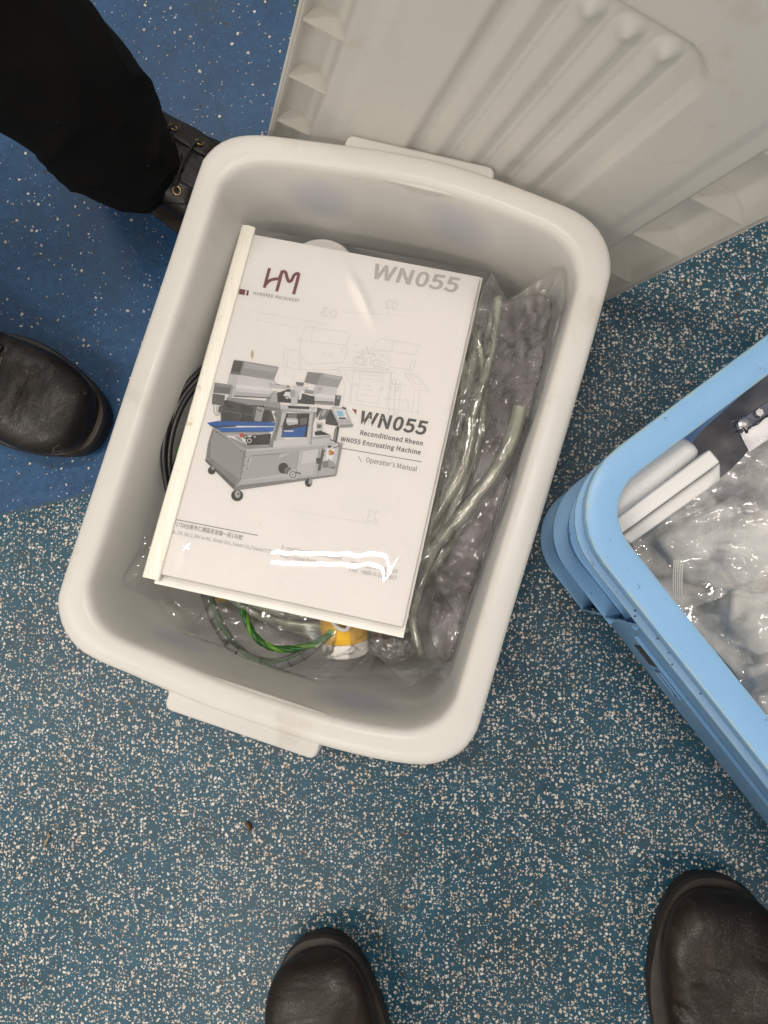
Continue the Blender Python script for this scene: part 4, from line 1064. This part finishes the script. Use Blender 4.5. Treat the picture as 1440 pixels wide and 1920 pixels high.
# clear bags
o = drape('clear_bag', [(922, 498, .185), (955, 545, .185), (1000, 520, .19), (1060, 498, .19), (1060, 560, .19), (1036, 660, .19), (1008, 770, .185), (968, 900, .18), (930, 1040, .165), (893, 1170, .15), (862, 1290, .14), (838, 1268, .12), (800, 1262, .12), (768, 1290, .12), (735, 1250, .11), (700, 1215, .115), (690, 1150, .12), (740, 1100, .13), (770, 1000, .14), (820, 800, .15), (862, 640, .16), (895, 560, .17)],
          [(930, 510, .165), (1055, 505, .180), (1036, 640, .176), (960, 600, .160), (900, 640, .15), (1005, 760, .176), (930, 800, .174), (860, 800, .168), (962, 900, .168), (880, 950, .164), (800, 1000, .150), (925, 1050, .152), (850, 1150, .135), (780, 1150, .132), (860, 1280, .128), (770, 1285, .115), (700, 1200, .120)], M['film'], 11, .0115, .0014, (30, 62, 130), zmax=under_manual, fac=(.020, .0045), stretch=5.0, ridges=[([(1022, 632), (1014, 700), (998, 770), (990, 820)], .0045, .0020), ([(880, 868), (874, 900), (868, 952)], .004, .0018), ([(962, 880), (950, 935), (944, 990)], .0045, .0018),
          ([(930, 925), (918, 990), (900, 1070)], .004, .0020), ([(1056, 508), (1030, 560), (1008, 610)], .005, .0022), ([(930, 512), (918, 560), (898, 640)], .004, .0020), ([(905, 1120), (890, 1165), (872, 1200)], .004, .0018),
          ([(868, 1190), (858, 1240), (852, 1275)], .004, .0018), ([(812, 1140), (800, 1210), (786, 1282)], .004, .0018), ([(975, 640), (950, 720), (940, 800)], .0035, .0018), ([(835, 1180), (822, 1225), (850, 1265)], .004, .0018), ([(905, 585), (925, 640), (915, 690)], .004, .0018)])
tag(o, 'long crumpled clear plastic bag over the hoses along the right tub wall', 'plastic bag')
o = drape('clear_bag', [(285, 985, .15), (318, 1080, .14), (420, 1090, .14), (560, 1120, .14), (700, 1150, .13), (720, 1200, .13), (690, 1260, .13), (640, 1265, .13), (560, 1290, .13), (480, 1275, .13), (420, 1245, .135), (345, 1205, .14), (290, 1150, .15), (232, 1085, .165), (250, 1040, .165)],
          [(240, 1080, .160), (300, 1010, .150), (340, 1190, .132), (370, 1150, .112), (330, 1120, .120), (430, 1110, .118), (500, 1200, .128), (600, 1190, .138), (560, 1280, .125), (450, 1240, .122), (690, 1220, .132), (640, 1260, .128)], M['film'], 23, .0075, .0014, (24, 50, 110), zmax=under_manual, ang=.3, fac=(.024, .006), ridges=[([(238, 1078), (290, 1140), (350, 1200)], .003, .0020), ([(330, 1182), (358, 1152), (372, 1190)], .006, .0030), ([(400, 1200), (440, 1215)], .004, .0020), ([(590, 1250), (650, 1225)], .004, .0018), ([(535, 1270), (600, 1262)], .003, .0018)])
tag(o, 'crumpled clear plastic bag spread under the lower edge of the manual', 'plastic bag')
o = drape('clear_bag', [(860, 560, .12), (912, 570, .13), (935, 640, .13), (905, 760, .13), (870, 900, .13), (820, 1000, .13), (770, 1000, .13), (800, 800, .13), (850, 640, .12)],
          [(870, 580, .12), (930, 640, .115), (900, 760, .146), (850, 900, .146), (800, 1000, .138), (840, 700, .12)], M['film_milk'], 31, .006, .0018, (24, 50, 100), zmax=under_manual)
tag(o, 'hazy inner plastic bag between the manual and the hoses', 'plastic bag')

# ------------------------------------------------------------------ blue crate
CZ = .275
A0, A1 = P(1133, 857, CZ), P(1440, 625, CZ); B0, B1 = P(1166, 1100, CZ), P(1440, 1447, CZ)
dA = (A1-A0).normalized(); dB = (B1-B0).normalized()
print('crate edge angle', math.degrees(dA.angle(dB)))
bis = (dA+dB).normalized(); dB = (bis.cross(Vector((0, 0, 1)))).normalized(); dB = (bis+ (dB if dB.dot(B1-B0) > 0 else -dB)).normalized()
dA = Vector((-dB.y, dB.x, 0)); dA = dA if dA.dot(A1-A0) > 0 else -dA
K = isect((A0+A1)/2, (A0+A1)/2+dA, (B0+B1)/2, (B0+B1)/2+dB); K.z = 0
CW, CL, CR = .40, .60, .055           # along A, along B
def cr_outline(d, z, n=9):
    pts = []
    r = max(CR-d, .004)
    for (a, b, s0) in ((d+r, d+r, 180), (CW-d-r, d+r, 270), (CW-d-r, CL-d-r, 0), (d+r, CL-d-r, 90)):
        for k in range(n):
            an = math.radians(s0+90*k/(n-1)); pts.append(K+dA*(a+r*math.cos(an))+dB*(b+r*math.sin(an))+Vector((0, 0, z)))
    return pts
crate = thing('plastic_crate', 'scuffed light blue plastic stacking crate full of parts and bags', 'crate', K+dA*CW/2+dB*CL/2)
def cloop(name, prof, mat, mats=None, mi=None, par=crate, caps=False):
    rings = [cr_outline(d, z) for d, z in prof]
    if not caps: rings.append(rings[0])
    V, Fc = loft(rings, True, caps, caps)
    idx = None
    if mi: idx = [mi[i//36] if i//36 < len(mi) else 0 for i in range(len(Fc))]
    o = mesh(name, V, Fc, mat, par, True, mats=mats, midx=idx); fixn(o); autosmooth(o, 40); return o
# flange, with its worn arris
cloop('top_flange', [(.0, .262), (.0, .2732), (.0006, .2746), (.0022, .275), (.0200, .275), (.0212, .2744), (.0214, .2725), (.0214, .262), (.0190, .262), (.0030, .262)], M['crate'], [M['crate'], M['crate_edge']], [0, 1, 1, 0, 1, 1, 0, 0, 0, 0])
cloop('rib', [(.0005, .2240), (.0005, .2275), (.0012, .228), (.0132, .228), (.0132, .2240)], M['crate'], [M['crate'], M['crate_edge']], [0, 1, 0, 0, 0])
# walls and bottom as one shell
cloop('wall', [(.09, .004), (.0135, .004), (.0130, .010), (.0130, .2618), (.0188, .2618), (.0200, .02), (.025, .010), (.09, .010)], M['crate'], caps=True)
# corner ribs
def part_ring(z0, z1, d0, d1, lenA, lenB):
    o_ = cr_outline(d0, 0, 15); i_ = cr_outline(d1, 0, 15)
    oo = o_[:15]; ii = i_[:15]            # corner at K
    # order runs from the B side (180 deg) to the A side (270 deg)
    oo = [K+dA*d0+dB*lenB]+oo+[K+dB*d0+dA*lenA]; ii = [K+dA*d1+dB*lenB]+ii+[K+dB*d1+dA*lenA]
    V = []; Fc = []; n = len(oo)
    for z in (z0, z1): V += [p+Vector((0, 0, z-p.z)) for p in oo]+[p+Vector((0, 0, z-p.z)) for p in ii]
    for k in range(n-1):
        Fc += [(k, k+1, n+k+1, n+k), (2*n+k, 3*n+k, 3*n+k+1, 2*n+k+1), (k, 2*n+k, 2*n+k+1, k+1), (n+k, n+k+1, 3*n+k+1, 3*n+k)]
    Fc += [(0, n, 3*n, 2*n), (n-1, 3*n-1, 4*n-1, 2*n-1)]
    o = mesh('corner_rib', V, Fc, M['crate'], crate, True); fixn(o); bevel(o, .0008, 2); autosmooth(o, 40)
part_ring(.104, .1075, .0, .0132, .13, .115)
part_ring(.004, .0075, .0, .0132, .13, .105)
part_ring(.160, .1625, .006, .0132, .13, .122)
# upright fins where the corner ribs stop
def fin(b0, b1, z0, z1):
    pts = [K+dA*.0133+dB*b0, K+dA*.0005+dB*b1]
    V, Fc = prism([pts[0]+Vector((0, 0, z0)), pts[1]+Vector((0, 0, z0)), pts[1]+Vector((0, 0, z1)), pts[0]+Vector((0, 0, z1))], dB*-.001, dB*.001)
    o = mesh('fin', V, Fc, M['crate'], crate, False); fixn(o)
fin(.125, .108, .1078, .2236); fin(.120, .104, .0078, .1036)
for b in (.31, .50):
    fin(b, b-.008, .16, .2236)
# stacking slot and its moulded frame low on the long wall
def wall_box(name, b0, b1, z0, z1, d0, d1, mat, r=0):
    q = [K+dA*d0+dB*b0, K+dA*d0+dB*b1, K+dA*d1+dB*b1, K+dA*d1+dB*b0]
    V, Fc = prism(q, Vector((0, 0, z0)), Vector((0, 0, z1))); o = mesh(name, V, Fc, mat, crate, False); fixn(o); bevel(o, .0006, 2); return o
wall_box('slot', .150, .172, .060, .085, .0118, .0128, M['crate_dirt'])
for (b0, b1, z0, z1) in ((.178, .208, .060, .0625), (.178, .208, .078, .0805), (.178, .1805, .0628, .0777), (.2055, .208, .0628, .0777)):
    wall_box('slot_frame', b0, b1, z0, z1, .0112, .0129, M['crate'])
wall_box('slot', .40, .43, .040, .085, .0118, .0128, M['crate_dirt'])
wall_box('ledge', .135, .585, .108, .1105, .0095, .0129, M['crate'])
rnd = random.Random(8)
V = []; Fc = []
for k in range(60):
    b = abs(rnd.gauss(0, .05))+.06; 
    if b > .2 or k > 22: continue
    z = .2285; a = .0132-rnd.uniform(0.0002, .0115); c = K+dA*a+dB*b+Vector((0, 0, z)); r = rnd.uniform(.0003, .0009); i = len(V)
    for m_ in range(5):
        an = m_*1.257+rnd.uniform(-.3, .3); V.append(c+dA*(r*math.cos(an))+dB*(r*math.sin(an)))
    V.append(c+Vector((0, 0, r*.5)))
    Fc += [(i+m_, i+(m_+1) % 5, i+5) for m_ in range(5)]
o = mesh('grime', V, Fc, M['crate_dirt'], crate, False); tag(o, kind='stuff')

# contents of the crate
def cbox(p0, p1, width_v, h, z, bev=.0015):
    pass
def px_prism(name, pxs, z0, z1, mat, parent, bv=.0015):
    pts = [P(u, v, z1) for u, v in pxs]; pts = [Vector((p.x, p.y, 0)) for p in pts]
    V, Fc = prism(pts, Vector((0, 0, z0)), Vector((0, 0, z1))); o = mesh(name, V, Fc, mat, parent, True); fixn(o); bevel(o, bv, 3); autosmooth(o, 40); return o
wb = thing('white_plate', 'thick white plastic plate standing on edge in the crate corner', 'plate', P(1250, 930, .0))
px_prism('upper_plate', [(1148, 978), (1331, 842), (1351, 866), (1163, 1003)], .120, .250, M['hdpe'], wb)
px_prism('lower_plate', [(1163, 1004), (1351, 867), (1352, 900), (1182, 1020)], .10, .232, M['hdpe'], wb)
rr_ = thing('white_block', 'fat white plastic block lying along the crate wall behind the plate', 'block', P(1220, 900, 0))
o = px_prism('body', [(1142, 955), (1148, 915), (1172, 890), (1284, 812), (1322, 846), (1185, 958), (1150, 985)], .10, .243, M['hdpe'], rr_, .008)
# steel bracket with screws and a wire spring clip
br = thing('steel_bracket', 'steel angle bracket with screws and a thin wire spring in the crate', 'bracket', P(1440, 800, 0))
px_prism('top_leg', [(1378, 793), (1500, 712), (1512, 730), (1386, 812)], .228, .2305, M['dark_steel'], br, .0005)
px_prism('front_leg', [(1387, 813), (1512, 731), (1530, 768), (1405, 848)], .205, .2075, M['steel'], br, .0005)
for (u, v) in ((1421, 775), (1478, 738)):
    V, Fc = cyl(P(u, v, .2306), (0.1, 0, 1), .0033, 0, .003, 6, .0004); mesh('screw', V, Fc, M['steel'], br, False)
V, Fc = cyl(P(1396, 795, .2306), (0.1, 0, 1), .0052, -.001, .0012, 20, .0004); mesh('washer', V, Fc, M['steel'], br)
tube('spring_wire', [P(1376, 800, .237), P(1371, 792, .238), P(1392, 783, .239)], .0006, M['black_pvc'], br, 6, 3)
tube('spring_wire', [P(1378, 811, .238), P(1390, 806, .239), P(1395, 803, .239), P(1400, 812, .240), P(1403, 803, .24), P(1408, 800, .24), P(1422, 794, .24), P(1434, 783, .24), P(1460, 772, .238)], .0006, M['black_pvc'], br, 6, 4)
# dark bundled parts deep in the crate
dk = simple('dark_rubber', (.05, .048, .05), .45, .3, 60, .3, 200)
o = drape('dark_cloth', [(1320, 850, .2), (1345, 790, .2), (1440, 700, .2), (1560, 640, .2), (1600, 900, .2), (1440, 960, .2), (1370, 900, .2)], [(1350, 850, .15), (1440, 760, .19), (1400, 950, .16), (1560, 800, .18)], simple('mauve_grey_cloth', (.20, .19, .20), .6, .3, 30, .3, 200), 41, .006, .004, (14, 30, 60), clamp=False); tag(o, 'dark grey folded packing under the steel bracket', 'packing')
# white wrapped parcels
def parcel(name, pxs, z0, z1, label):
    th = px_prism(name, pxs, z0, z1, simple('parcel_white', (.66, .65, .61), .45, .08, 30, .2, 120), None, .004); tag(th, label, 'parcel', 'pale wrapped parcels in the crate')
parcel('wrapped_parcel', [(1375, 1100), (1470, 1115), (1500, 1215), (1420, 1230), (1365, 1200)], .14, .200, 'pale wrapped parcel nearest the zip bag in the crate')
parcel('wrapped_parcel', [(1280, 1160), (1345, 1150), (1400, 1210), (1440, 1290), (1380, 1260)], .10, .178, 'pale wrapped parcel against the long crate wall')
parcel('wrapped_parcel', [(1395, 1250), (1500, 1235), (1600, 1360), (1520, 1480), (1440, 1340)], .12, .186, 'pale wrapped parcel at the lower right edge of the picture')
parcel('wrapped_parcel', [(1230, 1010), (1370, 930), (1480, 960), (1500, 1060), (1360, 1110), (1290, 1090)], .06, .150, 'pale wrapped parcel beneath the clear bags beside the white plate')
o = drape('lightening_sheet', [(1175, 1010, .2), (1290, 960, .22), (1400, 880, .23), (1560, 760, .25), (1700, 1000, .2), (1700, 1500, .2), (1560, 1560, .2), (1440, 1370, .2), (1290, 1165, .2)],
          [(1200, 1040, .13), (1300, 1000, .14), (1440, 900, .15), (1350, 1180, .13), (1450, 1350, .13), (1600, 1200, .15)], simple('pale_lightener', (.50, .48, .44), .5, .15, 25, .2, 100), 71, .010, .004, (10, 22, 50), clamp=False)
tag(o, 'pale crumpled sheet added to lighten the crate beneath the clear bags', 'packing')  # added pale sheet, lightens the crate interior under the film
o = drape('zip_bag', [(1215, 1080, .21), (1176, 1018, .2), (1270, 958, .22), (1356, 890, .23), (1395, 850, .24), (1440, 800, .25), (1560, 760, .25), (1620, 900, .25), (1600, 1050, .24), (1440, 1110, .225), (1370, 1105, .23), (1330, 1130, .235), (1262, 1148, .236), (1255, 1120, .232)],
          [(1200, 1040, .205), (1270, 1010, .222), (1260, 1140, .236), (1330, 1120, .232), (1330, 960, .222), (1400, 880, .236), (1440, 960, .225), (1380, 1050, .212), (1440, 820, .245), (1560, 800, .24), (1540, 1000, .235)], film('bag_film', (.98, .98, .98), haze=.26, hazecol=(.86, .85, .83), bumps=.1, bscale=90, rough=.07, dist=.001), 51, .0080, .0018, (18, 42, 90), clamp=False, ang=.7, fac=(.03, .005))
tag(o, 'hazy clear zip bag with ridged seal in the crate', 'zip bag')
# zip ridges
zb = thing('bag_seal', 'ridged zip seal strip of the clear bag near the crate edge', 'bag seal', P(1265, 1120, 0))
for k in range(5):
    tube('seal_ridge', [P(1262+k*4.2, 1147-k*.5, .2385), P(1262+k*4, 1120, .2380), P(1262+k*4, 1088, .2365), P(1264+k*4, 1050, .234)], .0005, M['tie'], zb, 6, 6)
o = drape('parcel_bag', [(1240, 1105, .2), (1300, 1120, .22), (1370, 1095, .22), (1440, 1110, .225), (1600, 1120, .225), (1700, 1300, .22), (1640, 1500, .22), (1520, 1470, .22), (1440, 1350, .21), (1360, 1245, .21), (1290, 1160, .21)],
          [(1260, 1120, .205), (1330, 1180, .205), (1400, 1150, .232), (1440, 1250, .222), (1380, 1230, .205), (1440, 1330, .205), (1550, 1400, .212), (1600, 1200, .225)], film('parcel_film', (.98, .98, .98), .30, (.74, .74, .70), .07, .1, 60, dist=.001), 61, .0045, .0018, (14, 30, 70), clamp=False, ang=-.9, stretch=1.8, fac=(.034, .012))
tag(o, 'glossy creased clear bag over the pale parcels in the crate', 'plastic bag')

fib = catmull([P(91, 1562, .002), P(90, 1572, .004), P(86, 1580, .004), P(83, 1586, .001)], 6)
V, Fc = tube_data(fib, .0008, 6); o = mesh('straw_fibre', V, Fc, simple('straw', (.45, .30, .13), .6)); tag(o, 'short tan fibre lying on the teal floor at the left', 'fibre')
V, Fc = tube_data(catmull([P(462, 1543, .001), P(467, 1550, .003), P(469, 1556, .001)], 4), .0022, 7); o = mesh('crumb', V, Fc, simple('crumb_brown', (.10, .055, .015), .6)); tag(o, 'brown crumb on the teal floor below the tub', 'crumb')
# ------------------------------------------------------------------ boots and legs
def boot(parent, toe, back, L=.300, W=1.0, side=1, mat='leather', laces=True, eye_from=0, seam=True, skew=.0):
    """toe: world point of the toe tip on the floor; back: a point behind it giving the heading"""
    hd = (toe-back); hd.z = 0; hd.normalize(); hl = Vector((-hd.y, hd.x, 0))
    k = L/.305; org = toe-hd*(L+.008)
    def T(x, y, z): return org+hd*(x*k)+hl*(y*side)+Vector((0, 0, z))
    secs = [((.304, .034), (.304, .036), .002), ((.302, .029), (.302, .048), .018), ((.296, .028), (.295, .060), .033), ((.282, .027), (.279, .069), .044), ((.258, .027), (.254, .0745), .0510), ((.228, .027), (.222, .078), .0520), ((.190, .027), (.182, .087), .0490),
            ((.150, .027), (.152, .102), .0445), ((.100, .027), (.132, .122), .0415), ((.040, .027), (.120, .140), .0400), ((.004, .042), (.113, .155), .0400), ((-.002, .090), (.109, .170), .0400), ((-.001, .140), (.108, .190), .0430), ((-.004, .200), (.110, .208), .0460)]
    fine = []
    n = len(secs)
    for i in range(n-1):
        q = [secs[max(i-1, 0)], secs[i], secs[i+1], secs[min(i+2, n-1)]]
        flat = [np.array([a[0][0], a[0][1], a[1][0], a[1][1], a[2]]) for a in q]
        for m_ in range(6):
            t = m_/6; p0, p1, p2, p3 = flat
            fine.append(.5*(2*p1+(-p0+p2)*t+(2*p0-5*p1+4*p2-p3)*t*t+(-p0+3*p1-3*p2+p3)*t**3))
    fine.append(np.array([secs[-1][0][0], secs[-1][0][1], secs[-1][1][0], secs[-1][1][1], secs[-1][2]]))
    NF = len(fine)
    def surf(f, ph, off=0.0):
        """f: 0 toe..1 shaft top; ph: -pi..pi, 0 = top ridge"""
        i = min(int(f*(NF-1)), NF-2); t = f*(NF-1)-i; s = fine[i]*(1-t)+fine[i+1]*t
        xb, zb_, xt, zt, w = s; w = w*W
        cu = (1+math.cos(ph))/2; cu = cu**.80
        sn_ = math.sin(ph); lat = math.copysign(abs(sn_)**.62, sn_)
        x = xb+(xt-xb)*cu; z = zb_+(zt-zb_)*cu
        toe_in = -.007*max(0, x-.12)/.18
        y = lat*(w+off)+toe_in
        # creases across the vamp
        cr_ = .0016*math.exp(-((x-.215)/.010)**2)*math.cos(ph)*(ph*ph < 2.2)+.0012*math.exp(-((x-.192)/.008)**2)*(math.cos(ph) if abs(ph) < 1.5 else 0)
        nw = noise.noise(Vector((x*34+y*14, y*16, side*3+L*50))); wob = .0012*noise.noise(Vector((x*40, y*40, side*3+L*50)))-.0042*(1-min(1, abs(nw)*6))**2*smooth(x, .275, .225)
        if abs(ph) < 1.7: z += off*math.cos(ph)-cr_+wob
        return T(x, y, z)
    SEG = 44; rings = []
    for i in range(NF*2-1):
        f = i/(NF*2-2); rings.append([surf(f, 2*math.pi*kk/SEG-math.pi) for kk in range(SEG)])
    V, Fc = loft(rings, True, True, True)
    b = thing_part('boot', V, Fc, M[mat], parent)
    # sole and welt
    def outl(ex_, z, n_=64):
        pts = []
        for kk in range(n_):
            a = 2*math.pi*kk/n_; c_ = math.cos(a); s_ = math.sin(a)
            x = .150+(.1555+ex_)*math.copysign(abs(c_)**.86, c_)
            ww = .0405+.0155*smooth(x, .10, .22)-.004*math.exp(-((x-.11)/.04)**2)
            y = (ww*W+ex_)*math.copysign(abs(s_)**.78, s_)-.007*max(0, x-.12)/.18
            pts.append(T(x, y, z))
        return pts
    V, Fc = loft([outl(.000, .0), outl(.002, .003), outl(.0025, .018), outl(.0015, .020)]); o = mesh('sole', V, Fc, M['sole'], b); fixn(o); autosmooth(o, 40)
    V, Fc = loft([outl(.0015, .0202), outl(.0048, .0212), outl(.0052, .026), outl(.0035, .0285), outl(-.002, .0295)]); o = mesh('welt', V, Fc, M['welt'], b); fixn(o); autosmooth(o, 40)
    if seam:
        # toe seam and eyestay panels standing proud of the vamp
        for sg in (-1, 1):
            V = []; Fc = []; na_, nb_ = 22, 10
            for ia in range(na_+1):
                f = .42+.54*ia/na_
                for ib in range(nb_+1):
                    q = ib/nb_; lo = .20; hi = .20+(1.05 if ia > 3 else .35+.175*ia*1.0)
                    V.append(surf(f, sg*(lo+(hi-lo)*q), .0017))
            for ia in range(na_):
                for ib in range(nb_): a = ia*(nb_+1)+ib; Fc.append((a, a+1, a+nb_+2, a+nb_+1))
            o = mesh('eyestay', V, Fc, M[mat], b); s_ = o.modifiers.new('thickness', 'SOLIDIFY'); s_.thickness = .0016; s_.offset = 0
    if laces:
        fr = [.455, .52, .585, .65, .72, .80]
        for i, f in enumerate(fr):
            for sg in (-1, 1):
                c_ = surf(f, sg*.42, .0028); nrm = (surf(f, sg*.42, .006)-surf(f, sg*.42, 0)).normalized(); u = (surf(f+.01, sg*.42, .0028)-c_).normalized(); w = nrm.cross(u).normalized()
                ringp = [c_+(u*math.cos(a)+w*math.sin(a))*.0040 for a in np.linspace(0, 2*math.pi, 17)]
                V, Fc = tube_data(ringp, .0009, 6, False); mesh('eyelet', V, Fc, M['brass'], b)
            tube('lace', [surf(f, -.42, .0030), surf(f+.004, -.25, .0055), surf(f+.006, 0, .0060), surf(f+.004, .25, .0055), surf(f, .42, .0030)], .0016, M['lace'], b, 7, 4)
            if i < len(fr)-1:
                f2 = fr[i+1]; tube('lace', [surf(f, -.42, .0030), surf((f+f2)/2, 0, .0080), surf(f2, .42, .0030)], .0016, M['lace'], b, 7, 5)
        # bow loop falling to the side
        tube('lace_loop', [surf(.84, -.2, .006), surf(.76, -.7, .012), surf(.66, -1.25, .014), surf(.60, -1.5, .016), surf(.64, -1.6, .012), surf(.74, -1.1, .012), surf(.84, -.2, .006)], .0015, M['lace'], b, 7, 6)
    return b, T, surf
def thing_part(name, V, Fc, mat, parent):
    o = mesh(name, V, Fc, mat, parent); fixn(o); autosmooth(o, 60); return o
def leg(parent, stations, seed=0, seg=48, label=None):
    """stations: (centre, radius_x, radius_y); folds near the hem"""
    cs = [np.array([*s[0], s[1]]) for s in stations]; n = len(cs); fine = []
    for i in range(n-1):
        p0, p1, p2, p3 = cs[max(i-1, 0)], cs[i], cs[i+1], cs[min(i+2, n-1)]
        for m_ in range(14):
            t = m_/14; fine.append(.5*(2*p1+(-p0+p2)*t+(2*p0-5*p1+4*p2-p3)*t*t+(-p0+3*p1-3*p2+p3)*t**3))
    fine.append(cs[-1])
    rings = []
    for i, s in enumerate(fine):
        c = Vector(s[:3]); r = s[3]; z = c.z; row = []
        for k in range(seg):
            a = 2*math.pi*k/seg
            n1_ = noise.noise(Vector((math.cos(a)*1.1, math.sin(a)*1.1, z*14+seed*5))); fold = .13*noise.noise(Vector((math.cos(a)*1.4, math.sin(a)*1.4, z*9+seed*5)))+.10*(1-min(1, abs(n1_)*3))**2-.03
            rr = r*(1+fold); row.append(c+Vector((math.cos(a)*rr, math.sin(a)*rr, .006*math.sin(a*2+seed)*(i == 0))))
        rings.append(row)
    V, Fc = loft(rings, True, False, True)
    o = mesh('trouser_leg', V, Fc, M['cloth'], parent); fixn(o)
    s_ = o.modifiers.new('thickness', 'SOLIDIFY'); s_.thickness = .002; s_.offset = -1
    return o

# person standing at the upper left
tA = P(203, 800, .02); tA.z = 0; bA = P(-60, 690, .02)
ha = (tA-bA); ha.z = 0; ha.normalize()
hB = Vector((math.cos(math.radians(-23)), math.sin(math.radians(-23)), 0)); tB = P(352, 303, .09)+hB*.116; tB.z = 0; bB = tB-hB
hb = (tB-bB); hb.z = 0; hb.normalize()
pA = thing('person', 'person in black trousers and black lace-up boots standing left of the tub', 'person', Vector((tA.x-.35, tA.y+.2, 0)))
boot(pA, tA, bA, .300, 1.02, 1, 'leather')
boot(pA, tB, bB, .275, .92, 1, 'leather', seam=True)
hem = P(236, 283, .10)
leg(pA, [((hem.x+.004, hem.y-.002, .085), .052), ((hem.x-.002, hem.y-.004, .12), .056), ((hem.x-.004, hem.y-.002, .17), .061), ((hem.x-.012, hem.y-.008, .24), .066), ((hem.x-.028, hem.y-.024, .35), .072), ((hem.x-.03, hem.y-.02, .48), .082), ((hem.x-.035, hem.y-.02, .62), .088), ((hem.x-.04, hem.y-.03, .78), .098), ((hem.x-.045, hem.y-.045, .90), .105)], 1)
hemA = tA-ha*.235
leg(pA, [((hemA.x, hemA.y, .11), .060), ((hemA.x, hemA.y, .16), .062), ((hemA.x-.005, hemA.y, .25), .066), ((hemA.x-.01, hemA.y+.004, .38), .074), ((hemA.x-.02, hemA.y+.02, .55), .084), ((hemA.x-.02, hemA.y+.05, .75), .096), ((hemA.x-.02, hemA.y+.08, .90), .105)], 2)
# a fleck of lint on the trousers
c_ = P(229, 107, .235)
# photographer's boots at the bottom
pB = thing('person', 'person in worn black leather boots standing at the near edge of the floor', 'person', P(1000, 2250, 0))
tC = P(576, 1748, .02); tC.z = 0; bC = P(650, 2120, .02)
tD = P(1352, 1634, .02); tD.z = 0; bD = P(1345, 2000, .02)
boot(pB, tC, bC, .300, 1.0, 1, 'leather_worn')
boot(pB, tD, bD, .305, 1.06, -1, 'leather_worn')
for (tt, bb, sd) in ((tC, bC, 3), (tD, bD, 4)):
    h = (tt-bb); h.z = 0; h.normalize(); c = tt-h*.245
    leg(pB, [((c.x, c.y, .13), .058), ((c.x, c.y, .20), .060), ((c.x, c.y-.01, .32), .066), ((c.x, c.y-.02, .48), .076), ((c.x, c.y-.03, .66), .088), ((c.x, c.y-.05, .86), .10)], sd)
